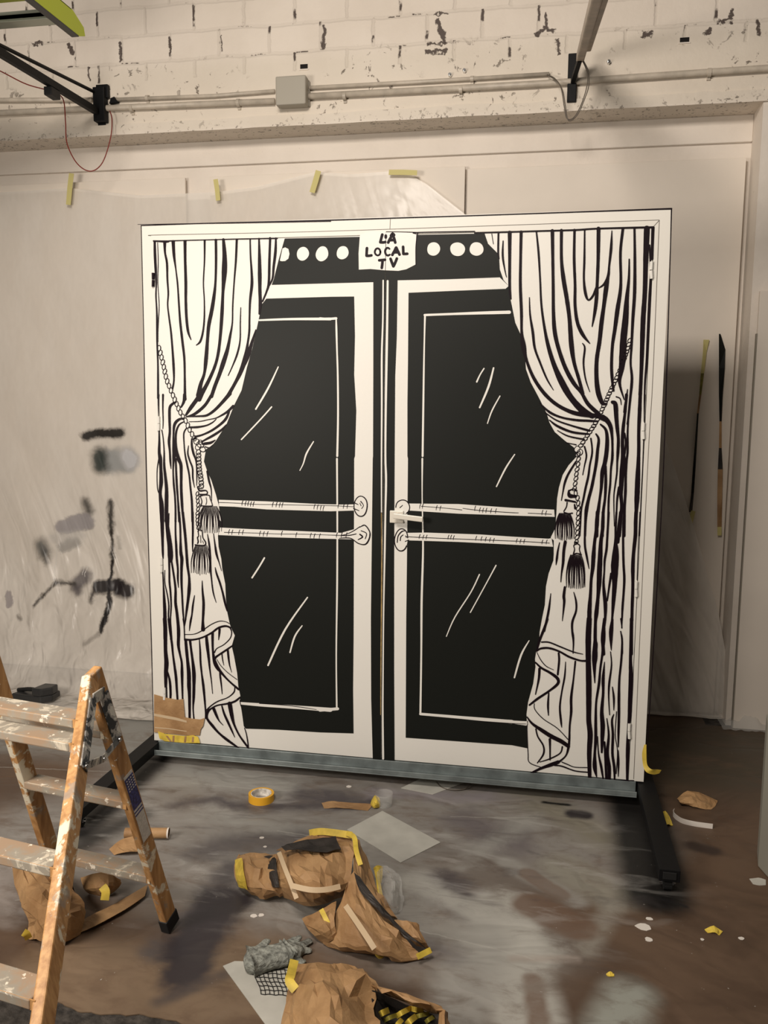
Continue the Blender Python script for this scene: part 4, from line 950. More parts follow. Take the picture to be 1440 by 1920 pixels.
# loose yellow tape curling off the lower right corner
b = MB(); rows = []
for x0, y0, x1, y1, Y in [(1208,1396,1212,1396,.0),(1204,1412,1212,1414,-.01),(1205,1430,1213,1432,-.02),(1208,1442,1218,1440,-.035),(1214,1449,1224,1443,-.04),(1226,1452,1232,1443,-.03),(1236,1450,1240,1444,-.02)]:
    rows.append([pl(x0, y0, Y), pl(x1, y1, Y)])
rows = [[Vector(p[:3]), Vector(p[3:])] for p in cr([tuple(a)+tuple(c) for a, c in rows], 5)]
b.grid(rows, 'tape_yellow'); o = b.build('masking_tape', parent=ROOT, solid=.0012); o['label'] = 'yellow tape end curling off the corner'
b = MB(); q = fl(747, 1438, .06); b.box((q.x-.018, q.y-.004, .058), (q.x+.016, q.y+.02, .072), 'plastic_dark'); b.build('floor_bolt', parent=ROOT, bevel=.003)

# ================================================================== THINGS ON THE WALL
def conduit(pts, r, label, clips=()):
    b = MB(); P = [pl(x, y, YW-r-.004) for x, y in pts]; b.tube(P, r, 'pipe', 16); o = b.build('conduit_pipe', smooth=True)
    tag(o, label, 'pipe', 'grey conduits along the wall')
    for x, y in clips:
        c = MB(); p = pl(x, y, YW-r-.004); c.tube([p+Vector((-.008,0,0)), p+Vector((.008,0,0))], r+.004, 'pipe', 16)
        c.box((p.x-.008, YW-.008, p.z-r-.014), (p.x+.008, YW, p.z+r+.006), 'pipe'); c.build('clip', parent=o)
    return o
conduit([(-200,222),(0,212),(150,205),(515,190)], .0155, 'thicker lower grey conduit from the left edge to the junction box', [(247,203),(447,193)])
conduit([(577,181),(1000,158),(1440,128),(1700,112)], .0155, 'thicker grey conduit from the junction box past the right bracket', [(646,180),(864,168),(1330,136)])
conduit([(215,187),(400,180),(515,171)], .010, 'thin upper grey conduit ending at a black plug, left of the junction box', [(276,184)])
conduit([(577,165),(800,153),(1030,139)], .010, 'thin upper grey conduit from the junction box to the right bracket', [(885,148)])
conduit([(-200,190),(0,188),(172,187)], .012, 'painted conduit at the far left, behind the left bracket')
a, c = pl(516,143,YW-.08), pl(573,194,YW-.08)
b = MB(); b.box((a.x, YW-.08, c.z), (c.x, YW-.02, a.z), 'box_grey'); b.box((a.x+.004, YW-.022, c.z+.004), (c.x+.004, YW, a.z-.004), 'box_grey')
JB = tag(b.build('junction_box', bevel=.007), 'square grey junction box on the conduits above the doors', 'junction box')
p = pl(212, 187, YW-.03); b = MB(); b.prism([pl(205,194,YW-.03), pl(207,184,YW-.03), pl(214,181,YW-.03), pl(220,191,YW-.03)], (0,.025,0), 'black_steel')
tag(b.build('conduit_plug'), 'small black plug at the left end of the thin conduit', 'plug')
for x0, y0, x1, y1, lb in [(563,121,577,129,'small black vent hole in the bricks above the junction box'), (1275,71,1292,79,'small black vent hole in the bricks at the upper right')]:
    a, c = pl(x0, y0, YW), pl(x1, y1, YW); b = MB(); b.box((a.x, YW-.002, c.z), (c.x, YW+.003, a.z), 'black_void')
    b.box((a.x-.006, YW-.004, c.z-.006), (c.x+.006, YW+.002, c.z), 'plaster'); tag(b.build('vent_hole'), lb, 'vent', 'vent holes in the bricks')
for x, y, lb in [(844,142,'shiny bolt head above the conduit, left of its brighter neighbour'), (871,134,'shiny bolt head above the conduit, nearest the right bracket on its left side'), (1141,118,'shiny bolt head just right of the right bracket')]:
    b = MB(); p = pl(x, y, YW); b.tube([p+Vector((0,.0,0)), p+Vector((0,-.02,0))], [.010,.009], 'chrome', 6); b.tube([p+Vector((0,-.02,0)), p+Vector((0,-.03,0))], .005, 'chrome', 8)
    tag(b.build('bolt'), lb, 'bolt', 'bolts in the wall')

# left bracket with double arm
ro = empty('wall_bracket', pl(186, 205, YW), 'black steel bracket arm on the wall at the upper left, red cable looped over it', 'bracket', 'black steel wall brackets')
a, c = pl(173,163,YW-.05), pl(196,226,YW-.05); b = MB(); b.box((a.x, YW-.05, c.z), (c.x, YW-.006, a.z), 'black_steel')
t0, t1 = pl(181,160,YW-.02), pl(200,184,YW-.02); b.box((t0.x, YW-.03, t1.z), (t1.x+.012, YW-.004, t0.z), 'black_steel')
t0, t1 = pl(184,222,YW-.006), pl(198,244,YW-.006); b.box((t0.x, YW-.012, t1.z), (t1.x, YW, t0.z), 'black_steel'); t0, t1 = pl(192,210,YW-.006), pl(203,231,YW-.006); b.box((t0.x, YW-.02, t1.z), (t1.x, YW, t0.z), 'black_steel')
b.build('wall_plate', parent=ro, bevel=.003)
s0 = pl(180,208,YW-.06); e0 = plx(-60, 62, s0.x); b = MB(); b.bar(s0, e0, .028, .034, 'black_steel', side=(1,0,0)); q = s0.lerp(e0, .30); 
b.build('lower_arm', parent=ro, bevel=.002)
s1 = pl(174,171,YW-.06); e1_ = plx(-60, 55, s1.x); b = MB(); b.tube([s1, e1_], .009, 'black_steel', 10); b.build('upper_rod', parent=ro)
k = s0 + (plx(103,170,s0.x)-s0); b = MB(); b.box((k.x-.03, k.y-.05, k.z-.035), (k.x+.012, k.y+.03, k.z+.005), 'black_rubber'); b.build('cable_clamp', parent=ro, bevel=.004)
def cable(pts, r, m, label, dup=None):
    b = MB(); b.tube([Vector(p) for p in cr([tuple(pl(x, y, Y)) for x, y, Y in pts], 8)], r, m, 8)
    if dup: b.tube([Vector(p) for p in cr([tuple(pl(x, y, Y)) for x, y, Y in dup], 8)], r, m, 8)
    return tag(b.build('hanging_cable', smooth=True), label, 'cable')
cable([(-60,105,.45),(0,133,.5),(50,158,.6),(98,171,.66),(112,178,.68),(120,192,.7),(123,230,.75),(126,270,.80),(145,307,.86),(170,321,.90),(192,305,.92),(207,260,.94),(210,225,.95),(206,208,.96)], .0028, 'red_cable', 'thin red cable drooping in a loop under the left bracket')
ro2 = empty('wall_bracket', pl(1073, 145, YW), 'black steel bracket on the wall at the upper right, carrying a grey rail', 'bracket', 'black steel wall brackets')
a, c = pl(1066,100,YW-.03), pl(1080,190,YW-.03); b = MB(); b.box((a.x, YW-.03, c.z), (c.x, YW-.004, a.z), 'black_steel'); b.build('wall_plate', parent=ro2, bevel=.003)
b = MB(); b.bar(pl(1074,152,YW-.035), pl(1087,112,YW-.18), .02, .024, 'black_steel'); b.build('lower_arm', parent=ro2)
b = MB(); p0 = pl(1088,108,YW-.14); e = plx(1127, -40, p0.x+.012); b.bar(p0, e, .036, .042, 'bracket_wood', side=(1,0,0)); b.bar(p0+Vector((.034,-.05,.02)), e+Vector((.034,0,.02)), .026, .03, 'bracket_wood', side=(1,0,0))
tag(b.build('overhead_rail', bevel=.006), 'grey brown double rail running from the right bracket up towards the viewer', 'rail')
cable([(1026,140,.97),(1040,147,.94),(1052,165,.9),(1058,200,.86),(1063,222,.86),(1075,221,.86),(1088,200,.86),(1099,168,.86),(1102,140,.85),(1093,115,.84)], .0024, 'grey_cable', 'thin dark cable looped round the right bracket',
      dup=[(1026,141,.96),(1044,152,.93),(1055,170,.88),(1060,198,.85),(1066,226,.85),(1082,216,.85),(1096,186,.84),(1104,160,.84),(1103,134,.83),(1094,114,.83)])
# green fibreglass ladder stored overhead at the upper left
Xg = pl(160,62,.25).x; Zg = pl(160,78,.25).z
lo_ = empty('fibreglass_ladder', (Xg, .25, Zg), 'lime green fibreglass ladder stored overhead in the upper left corner', 'ladder')
def grail(x, side, label=None):
    b = MB(); y0, y1 = .25, -1.6; hgt = .090
    prof = [(y0-.055, Zg), (y0+.0, Zg+.022), (y0-.01, Zg+hgt*.6), (y0-.10, Zg+hgt), (y1, Zg+hgt), (y1, Zg)]
    b.prism([Vector((x, y, z)) for y, z in prof], (-.006*side, 0, 0), 'green')
    b.box((x-.034*side if side > 0 else x, y1, Zg-.003), (x if side > 0 else x+.034, y0-.055, Zg+.004), 'plastic_dark')
    b.box((x-.034*side if side > 0 else x, y1, Zg+hgt-.006), (x if side > 0 else x+.034, y0-.11, Zg+hgt), 'green'); o = b.build('side_rail', parent=lo_, bevel=.0015); return o
grail(Xg, 1); grail(Xg-.46, -1)
for i, y in enumerate([.06, -.22, -.5, -.78]):
    b = MB(); b.box((Xg-.43, y-.045, Zg+.008), (Xg-.030, y+.035, Zg+.028), 'alu'); b.box((Xg-.43, y-.045, Zg+.0), (Xg-.030, y-.038, Zg+.04), 'alu'); b.build('rung', parent=lo_, bevel=.002)
b = MB(); b.box((Xg-.43, -.125, Zg+.02), (Xg-.012, -.10, Zg+.055), 'green_dark'); b.build('spreader_bar', parent=lo_)

# ================================================================== WOODEN STEP LADDER
Fr = fl(322, 1742)
T = CAM + ray(172, 1280)*2.2
n_ = Vector((-.985, .17, 0)).normalized()
w_t, w_b = .345, .40
Pm = CAM + ray(86, 1900)*1.62
kk = T.z/(T.z-Pm.z); Ff = T + (Pm-T)*kk
Tf = T + (Ff-T)*0 + (Ff-Fr).normalized()*.018; Tr = T - (Ff-Fr).normalized()*.018
Tf.z = T.z; Tr.z = T.z + .012
Ff = Ff + (Tf-T); 
LD = empty('step_ladder', (T.x + n_.x*.17, (Fr.y+Ff.y)/2, 0), 'paint splashed wooden step ladder standing in the left foreground', 'ladder')
def side_rails(T0, F0, name, lab):
    outs = []
    for sgn in (0, 1):
        p = T0 + n_*(w_t*sgn); q = F0 + n_*(w_b*sgn); d = (q-p).normalized(); p = p - d*.015
        q = q - d*(.040/abs(d.z)) 
        b = MB(); b.bar(p, q, .026, .052, 'ladder', side=n_); o = b.build('side_rail', parent=LD, bevel=.004); outs.append(o)
        c = MB(); c.bar(q - d*.02, Vector((q.x, q.y, q.z)) + d*.026, .031, .058, 'black_rubber', side=n_); c.build('rubber_foot', parent=o, bevel=.003)
    return outs
rf = side_rails(Tf, Ff, 'f', ''); rr = side_rails(Tr, Fr, 'r', '')
spd = (Ff-Fr); spd.z = 0; spd.normalize()
def tread(T0, F0, z, depth, off, thick=.022):
    k = (T0.z-z)/(T0.z-F0.z); p = T0.lerp(F0, k); w = w_t + (w_b-w_t)*k
    b = MB(); p = p + spd*off; b.bar(p + n_*.010, p + n_*(w-.010), depth, thick, 'tread', side=spd); o = b.build('step', parent=LD, bevel=.003)
    c = MB(); e = p + spd*(depth/2); c.bar(e + n_*.012, e + n_*(w-.012), .003, thick*.98, 'ladder', side=spd); c.build('step_edge', parent=o)
def zat(T0, F0, ytgt):
    best = None
    for i in range(400):
        k = i/400; p = T0.lerp(F0, k); d = p-CAM; yy = 960 - F*d.dot(_u)/d.dot(_f)
        if best is None or abs(yy-ytgt) < best[0]: best = (abs(yy-ytgt), p.z)
    return best[1]
for y in (1350, 1394, 1625, 1868): tread(Tf, Ff, zat(Tf, Ff, y), .066, .0)
for y in (1372, 1503, 1642): tread(Tr, Fr, zat(Tr, Fr, y), .06, .0)
# hinge plate on the near side
nn = -n_
def on_rail(T0, F0, y, out=.016):
    z = zat(T0, F0, y); k = (T0.z-z)/(T0.z-F0.z); return T0.lerp(F0, k) + nn*out
b = MB(); A = [on_rail(Tf, Ff, y) for y in (1312, 1440)]; Bq = [on_rail(Tr, Fr, y) for y in (1300, 1385)]
b.bar(A[0], A[1], .004, .034, 'hinge_metal', side=n_); b.bar(Bq[0], Bq[1], .004, .036, 'hinge_metal', side=n_); b.bar(A[0]+Vector((0,0,.004)), Bq[0]+Vector((0,0,.004)), .005, .03, 'hinge_metal', side=n_)
c0 = on_rail(Tf, Ff, 1434, .019); c1 = on_rail(Tr, Fr, 1385, .019); mid = (c0+c1)/2 + Vector((0,0,-.018)); b.bar(c0, mid, .003, .019, 'hinge_metal', side=n_); b.bar(mid, c1, .003, .021, 'hinge_metal', side=n_)
for q in (c0, mid, c1): b.tube([q, q+nn*.006], .006, 'chrome', 10)
b.build('hinge_plate', parent=LD, bevel=.001)
# label on the near rear rail: blue over white
dr = (Fr-Tr).normalized(); wdir = dr.cross(n_).normalized()
P0, P1, P2_ , P3 = [on_rail(Tr, Fr, y, .0136) for y in (1455, 1510, 1545, 1570)]
M['label_blue'] = mat('blue label', (.03,.035,.16), .4, var=.6, vscale=160); M['label_white'] = mat('white label', (.62,.60,.56), .4, var=.12, vscale=120)
hw = .019
def patch(b, a, c, m, pa=0, off=.0): b.prism([a-wdir*hw+nn*off, a+wdir*hw+nn*off, c+wdir*hw+nn*off, c-wdir*hw+nn*off], nn*.0006, m)
b = MB(); patch(b, P0-dr*.01, P3, 'label_white'); patch(b, P0, P1, 'label_blue', off=.0005)
for i in range(2): q = P1 + dr*(.008+.011*i); patch(b, q, q+dr*.004, 'label_blue', off=.0005)
for i in range(5):
    q = P0 + dr*(.006+.009*i)
    for j in range(4): 
        s = q + wdir*(-.014+.009*j); b.prism([s+nn*.0012, s+wdir*.0045+nn*.0012, s+wdir*.0045+dr*.004+nn*.0012, s+dr*.004+nn*.0012], nn*.0003, 'label_white')
b.build('maker_label', parent=LD)
# string hanging from the second step
b = MB(); s = [CAM + ray(x, y)*(2.52+.02*i) for i, (x, y) in enumerate([(37,1395),(37,1420),(41,1440),(44,1450),(42,1470)])]
b.tube([Vector(p) for p in cr([tuple(v) for v in s], 6)], .0016, 'paper_edge', 6); b.build('string', parent=LD)

# ================================================================== THINGS ON THE FLOOR
FZ = .004
def patchgrid(ctrl, m, sub=7, amp=.008, freq=22, seed=0, mb=None, back=None):
    """ctrl rows of (px, py, height): a crumpled sheet whose nodes stand over those floor spots"""
    R = [[tuple(fl(x, y, max(h, .0)+FZ)) for x, y, h in row] for row in ctrl]
    rows = [cr(r, sub) for r in R]; cols = list(zip(*rows)); cols = [cr(list(c), sub) for c in cols]; g = list(zip(*cols))
    out = []
    for i, row in enumerate(g):
        rr_ = []
        for j, p in enumerate(row):
            v = Vector(p); e = min(i, j, len(g)-1-i, len(row)-1-j)
            a = abs(noise.noise(v*freq + Vector((seed, 0, 0)))) - .25; b2 = noise.cell(v*freq*.9 + Vector((seed, 3, 1))) - .5
            v = v + Vector((.6*b2*amp, .6*a*amp, a*amp*2 + b2*amp*.6)) * (1 if e else .4); v.z = max(v.z, FZ+.001); rr_.append(v)
        out.append(rr_)
    (mb or MB()).grid(out, m); return out
def sheet_obj(name, patches, label, cat, group=None, extra=None):
    b = MB()
    for k, (ctrl, m, amp, fq) in enumerate(patches): patchgrid(ctrl, m, 3, amp*1.5, fq, seed=k*9+len(label), mb=b)
    if extra: extra(b)
    o = b.build(name, recalc=False, solid=.0014); return tag(o, label, cat, group)
def fband(b, pts, w, m):                       # tape strip floating just on top of given (px,py,h) points
    q = cr(pts, 6); L, R = [], []
    for i, p in enumerate(q):
        v = fl(p[0], p[1], p[2]+FZ); a = q[max(i-1,0)]; c = q[min(i+1, len(q)-1)]
        d = (fl(c[0], c[1], c[2]) - fl(a[0], a[1], a[2])).normalized(); s = d.cross((CAM-v).normalized()).normalized()
        L.append(v+s*w/2); R.append(v-s*w/2)
    b.grid([L, R], m)
# big crumpled masking paper in the middle
def ex1(b):
    fband(b, [(523,1598,.150),(535,1630,.148),(545,1655,.13),(556,1685,.10)], .014, 'fold_pale')
    fband(b, [(545,1660,.135),(580,1668,.14),(610,1668,.14),(638,1662,.14)], .016, 'fold_pale')
    fband(b, [(648,1698,.115),(670,1730,.112),(690,1760,.10),(702,1779,.085)], .016, 'fold_pale')
    fband(b, [(580,1562,.165),(600,1559,.175),(625,1561,.18),(660,1566,.185)], .022, 'tape_yellow')
    fband(b, [(650,1562,.19),(664,1570,.19),(668,1595,.175),(676,1622,.15)], .016, 'tape_yellow')
    fband(b, [(602,1705,.10),(612,1725,.085),(622,1745,.06)], .014, 'tape_yellow')
    fband(b, [(782,1794,.03),(796,1787,.03),(808,1781,.03)], .016, 'tape_yellow'); fband(b, [(704,1783,.04),(712,1793,.02),(722,1786,.01)], .014, 'tape_yellow')
    fband(b, [(709,1650,.05),(711,1665,.045),(716,1690,.03)], .014, 'tape_yellow')
sheet_obj('crumpled_paper', [
 ([[(520,1592,.02),(545,1582,.10),(580,1566,.15),(615,1562,.17),(662,1566,.17)], [(530,1598,.10),(555,1592,.15),(590,1590,.17),(625,1588,.17),(663,1590,.17)],
   [(518,1625,.09),(550,1630,.155),(590,1632,.17),(630,1628,.17),(662,1625,.15)], [(522,1665,.05),(552,1662,.11),(592,1666,.135),(632,1664,.13),(655,1660,.11)],
   [(538,1675,.01),(562,1690,.035),(598,1697,.05),(628,1684,.06),(648,1676,.06)]], 'kraft', .012, 16),
 ([[(527,1588,.145),(548,1580,.165),(590,1573,.18),(630,1568,.185)], [(535,1594,.162),(560,1592,.175),(600,1598,.182),(640,1592,.184)]], 'kraft_dark', .004, 30),  # mouth of the paper, its inner shade put into the colour
 ([[(448,1602,.04),(470,1597,.07),(500,1599,.08),(524,1602,.09)], [(441,1622,.05),(465,1620,.09),(495,1622,.10),(520,1625,.11)],
   [(445,1650,.03),(468,1655,.06),(500,1668,.06),(530,1662,.07)], [(462,1667,.0),(480,1680,.01),(500,1684,.01),(545,1672,.03)]], 'kraft', .010, 24),
 ([[(496,1606,.088),(508,1604,.098),(518,1606,.10)], [(500,1634,.085),(510,1634,.105),(520,1636,.11)], [(508,1662,.06),(516,1664,.075),(524,1664,.075)]], 'kraft_dark', .003, 30),  # inside of the left fold, darkened in colour for shade
 ([[(441,1612,.062),(454,1608,.085)], [(442,1640,.05),(458,1640,.085)], [(448,1662,.02),(464,1668,.045)]], 'tape_yellow', .003, 30),
 ([[(662,1566,.18),(674,1575,.16),(686,1600,.12),(690,1612,.10)], [(664,1600,.16),(676,1612,.15),(692,1632,.10),(700,1640,.07)],
   [(662,1640,.15),(680,1655,.13),(705,1678,.08),(722,1690,.03)], [(668,1672,.13),(692,1690,.11),(725,1712,.06),(745,1722,.01)]], 'kraft', .010, 22),
 ([[(650,1660,.14),(664,1632,.155),(680,1655,.145),(700,1690,.11),(740,1725,.06)], [(640,1690,.11),(662,1690,.13),(690,1705,.12),(730,1735,.09),(770,1765,.05)],
   [(625,1720,.07),(655,1725,.10),(690,1740,.10),(735,1765,.07),(785,1780,.03)], [(605,1762,.02),(640,1776,.03),(690,1782,.05),(740,1790,.04),(795,1796,.01)],
   [(612,1768,.0),(650,1783,.0),(700,1786,.0),(745,1794,.0),(770,1798,.0)]], 'kraft', .010, 14),
 ([[(664,1636,.157),(670,1640,.158),(676,1644,.157)], [(674,1668,.150),(688,1674,.148),(700,1680,.142)], [(692,1690,.138),(712,1702,.125),(732,1716,.10)], [(726,1722,.10),(748,1738,.085),(762,1748,.07)], [(765,1756,.065),(782,1768,.05),(798,1778,.03)]], 'kraft_dark', .003, 30),
 ([[(568,1722,.02),(600,1705,.08),(632,1690,.09)], [(580,1742,.03),(606,1735,.08),(628,1722,.09)], [(604,1768,.0),(618,1765,.03),(634,1752,.05)]], 'kraft', .008, 26),
 ([[(740,1722,.08),(765,1725,.09),(785,1735,.07)], [(760,1745,.07),(785,1755,.07),(800,1768,.04)], [(775,1760,.03),(796,1775,.02),(812,1782,.0)]], 'kraft', .008, 26)],
 'largest crumpled brown masking paper with black overspray, in the middle of the floor', 'crumpled paper', 'crumpled brown masking paper on the floor', ex1)  # besides the overspray, the insides are coloured dark for shade
def ex2(b):
    fband(b, [(552,1800,.09),(546,1825,.10),(543,1840,.10),(554,1856,.09)], .024, 'tape_yellow')
    for i, (x, y, dx, dy) in enumerate([(735,1908,15,-7),(757,1899,14,-9),(772,1914,10,-10),(792,1904,14,-4),(748,1920,6,-9),(720,1899,9,-5),(806,1912,8,-6),(782,1893,12,3)]):
        fband(b, [(x-dx,y-dy*.8,.05),(x-dx*.3,y,.068+.006*(i % 3)),(x+dx,y+dy,.055)], .010+.002*(i % 3), 'tape_yellow' if i % 3 else 'olive_tape')
sheet_obj('crumpled_paper', [
 ([[(560,1805,.02),(590,1800,.07),(620,1806,.09),(650,1812,.08),(690,1822,.04)], [(545,1840,.05),(585,1830,.12),(625,1835,.15),(665,1840,.13),(710,1850,.05)],
   [(535,1880,.05),(575,1872,.13),(620,1880,.17),(665,1885,.15),(705,1885,.09)], [(525,1930,.03),(570,1930,.11),(620,1935,.15),(670,1935,.13),(715,1930,.09)], [(520,2000,.0),(570,2010,.05),(620,2015,.06),(670,2010,.05),(710,2000,.03)]], 'kraft', .014, 13),
 ([[(625,1806,.02),(665,1812,.05),(705,1838,.04)], [(630,1818,.08),(670,1832,.09),(712,1852,.04)]], 'kraft', .006, 22),
 ([[(680,1842,.09),(730,1855,.10),(780,1868,.10),(830,1886,.08)], [(700,1850,.10),(745,1866,.11),(790,1880,.11),(834,1892,.09)], [(720,1862,.03),(765,1878,.04),(800,1892,.04),(836,1905,.04)]], 'kraft', .006, 20),
 ([[(690,1852,.10),(745,1872,.07),(800,1895,.06),(834,1900,.08)], [(700,1880,.08),(745,1900,.02),(800,1915,.02),(838,1925,.06)], [(705,1940,.10),(750,1950,.03),(800,1955,.03),(838,1960,.03)]], 'kraft_dark', .012, 24),
 ([[(826,1888,.08),(836,1892,.09),(840,1898,.06)], [(822,1940,.05),(838,1940,.07),(846,1945,.02)], [(820,1980,.0),(838,1990,.0),(850,1990,.0)]], 'kraft', .006, 20)],
 'crumpled brown masking paper with yellow tape bits, cut by the bottom edge of the photo', 'crumpled paper', 'crumpled brown masking paper on the floor', ex2)
def ex3(b):
    fband(b, [(192,1662,.07),(198,1672,.06),(196,1688,.04)], .026, 'tape_yellow'); fband(b, [(44,1748,.05),(50,1752,.04),(54,1760,.02)], .02, 'tape_yellow')
sheet_obj('crumpled_paper', [
 ([[(20,1600,.02),(50,1605,.06),(80,1615,.08),(110,1640,.06)], [(25,1640,.04),(60,1650,.10),(95,1660,.12),(140,1670,.08)],
   [(40,1690,.05),(70,1690,.12),(110,1690,.13),(160,1690,.06)], [(55,1725,.04),(85,1725,.10),(120,1728,.10),(158,1720,.04)], [(48,1760,.0),(80,1765,.02),(120,1765,.02),(150,1752,.0)]], 'kraft', .012, 18),
 ([[(36,1670,.06),(50,1660,.10),(68,1662,.11)], [(38,1690,.05),(54,1690,.09),(72,1692,.10)], [(50,1702,.02),(62,1705,.04),(76,1704,.06)]], 'kraft', .006, 30),
 ([[(152,1645,.03),(175,1638,.07),(205,1636,.08),(228,1648,.05)], [(158,1665,.02),(180,1662,.05),(205,1660,.06),(226,1658,.03)], [(168,1676,.0),(185,1680,.0),(200,1682,.0),(215,1672,.0)]], 'kraft', .006, 24)],
 'crumpled brown masking paper behind the near leg of the wooden ladder', 'crumpled paper', 'crumpled brown masking paper on the floor', ex3)
sheet_obj('paper_strip', [([[(120,1748,.004),(160,1722,.012),(220,1692,.01),(278,1658,.012)], [(140,1752,.008),(180,1735,.012),(235,1705,.014),(272,1680,.010)]], 'kraft', .002, 12)],
 'long flat brown paper strip lying between the legs of the wooden ladder', 'paper strip')
sheet_obj('paper_strip', [([[(205,1592,.002),(225,1575,.03),(250,1568,.04),(275,1575,.03)], [(215,1604,.0),(235,1598,.02),(260,1596,.02),(290,1600,.0)]], 'kraft', .004, 20)],
 'brown paper scrap beside the cardboard tube behind the ladder', 'paper strip')
sheet_obj('paper_strip', [([[(1270,1497,.01),(1290,1482,.03),(1320,1490,.02),(1345,1502,.005)], [(1275,1506,.02),(1300,1500,.03),(1325,1505,.02),(1342,1512,.0)], [(1280,1508,.0),(1300,1512,.008),(1318,1516,.004),(1335,1518,.0)]], 'kraft', .004, 20)],
 'brown paper scrap behind the curled white strip, right of the doors', 'paper strip')
sheet_obj('paper_strip', [([[(603,1506,.0),(622,1502,.006),(645,1504,.004),(700,1508,.001)], [(608,1516,.0),(630,1514,.005),(655,1516,.004),(690,1520,.001)]], 'kraft', .002, 20)],
 'flat brown paper scrap left of the clear cup, in front of the doors', 'paper strip')
# curled white strip
def curl(pts, h, m, name, label, cat, thick=.0015):
    q = cr([tuple(fl(x, y, FZ)) for x, y in pts], 8); b = MB(); b.grid([[Vector(p) for p in q], [Vector(p)+Vector((0,0,h)) for p in q]], m)
    return tag(b.build(name, solid=thick, recalc=False), label, cat)
curl([(1264,1525),(1262,1530),(1268,1537),(1280,1544),(1300,1549),(1320,1552),(1336,1554)], .020, 'paper_edge', 'card_strip', 'curled pale card strip on the floor at the right of the doors', 'card strip')
b = MB(); b.tube([Vector(p) for p in cr([tuple(fl(x, y, FZ+h)) for x, y, h in [(818,1466,.003),(828,1476,.003),(845,1481,.004),(862,1481,.005),(876,1477,.008),(882,1468,.015),(876,1461,.02)]], 8)], .0022, 'grey_cable', 6)
tag(b.build('wire_loop', smooth=True), 'thin curved wire lying on the floor just in front of the right door leaf', 'wire')
# flat paper sheets
def flat_sheet(pts, m, label, z=.0, name='paper_sheet', t=.0018):
    b = MB(); b.prism([fl(x, y, FZ+.0005+z) for x, y in pts], (0,0,t), m); return tag(b.build(name), label, 'paper')
flat_sheet([(651,1556),(717,1521),(826,1580),(751,1618)], 'paper_white', 'plain pale paper sheet lying flat behind the largest crumpled paper')
flat_sheet([(752,1478),(800,1455),(870,1468),(812,1490)], 'paper_white', 'faint grey paper corner close to the foot of the doors', name='paper_scrap')
flat_sheet([(418,1812),(440,1803),(560,1806),(560,1925),(500,1925)], 'paper_white', 'pale sheet under the glove at the bottom of the photo')
b = MB(); P = lambda u, v: fl(472+u*66+v*18, 1808+v*56+u*3, FZ+.0035)
for i in range(9):
    b.tube([P(i/8 + .02*math.sin(j), j/10)+Vector((0,0,.001*(j % 2))) for j in range(11)], .0012, 'gap_dark', 5)
for j in range(8):
    b.tube([P(i/10, j/7 + .015*math.sin(i*2)) for i in range(11)], .0012, 'gap_dark', 5)
tag(b.build('plastic_netting'), 'dark plastic netting on the pale sheet below the glove', 'netting')
# tape roll
c = fl(490, 1500, FZ); b = MB()
def ring(b, c, r0, r1, z0, z1, m0, m1, n=48):
    vs = []; 
    for r, z in ((r1,z0),(r1,z1),(r0,z1),(r0,z0)): vs += [c + Vector((r*math.cos(2*math.pi*i/n), r*math.sin(2*math.pi*i/n), z)) for i in range(n)]
    for k, m in ((0,m0),(1,m0),(2,m1),(3,m0)): b.add(vs, [((k*n+i), (k*n+(i+1)%n), (((k+1)%4)*n+(i+1)%n), (((k+1)%4)*n+i)) for i in range(n)], m)
ring(b, c, .042, .052, 0, .030, 'tape_orange', 'tape_orange'); o = b.build('tape_roll', smooth=False, bevel=.001); tag(o, 'roll of orange yellow tape lying flat on the floor', 'tape roll')
M['core'] = mat('printed card core', (.70,.66,.60), .5, var=.35, vscale=60)
b = MB(); ring(b, c, .0385, .0418, 0, .0303, 'core', 'core'); b.build('card_core', parent=o)
# clear cup on its side-ish and tape scrap
c = fl(720, 1510, FZ); b = MB(); n = 24
b.tube([c+Vector((0,0,.0)), c+Vector((0,0,.002)), c+Vector((0,0,.05))], [.030,.031,.036], 'clear', 28, cap=False); b.tube([c+Vector((0,0,.049)), c+Vector((0,0,.053))], .037, 'clear', 28, cap=False); b.tube([c+Vector((0,0,.0)), c+Vector((0,0,.001))], .030, 'clear', 28)
tag(b.build('plastic_cup', smooth=True), 'small clear plastic cup standing on the floor by a yellow tape scrap', 'cup')
def scrap(pts, label, m='tape_yellow', name='tape_scrap', amp=.004, group='yellow tape scraps on the floor'):
    xs = pts; o = sheet_obj(name, [(xs, m, amp, 40)], label, 'tape', group); return o
scrap([[(697,1500,.02),(703,1492,.035),(711,1496,.03)],[(695,1508,.01),(704,1506,.03),(713,1508,.012)],[(700,1515,.0),(706,1514,.01),(712,1514,.0)]], 'crumpled yellow tape scrap touching the clear cup')
scrap([[(1238,1528,.01),(1248,1520,.03),(1258,1536,.01)],[(1236,1546,.0),(1250,1545,.015),(1262,1548,.0)]], 'yellow tape scrap just right of the black foot of the doors')
scrap([[(1322,1742,.004),(1338,1736,.012),(1356,1746,.003)],[(1328,1750,.0),(1340,1748,.006),(1350,1754,.0)]], 'yellow brown tape scrap on the bare floor at the lower right, far from the doors')
scrap([[(1137,1825,.004),(1145,1821,.008),(1153,1826,.002)],[(1139,1830,.0),(1146,1830,.004),(1152,1831,.0)]], 'tiny yellow tape scrap on the floor near the bottom right of the white overspray')
scrap([[(698,1570,.06),(708,1566,.07),(719,1570,.06)],[(700,1580,.04),(710,1577,.05),(718,1578,.04)]], 'curled yellow and black tape end right of the largest crumpled paper', amp=.006) if False else None
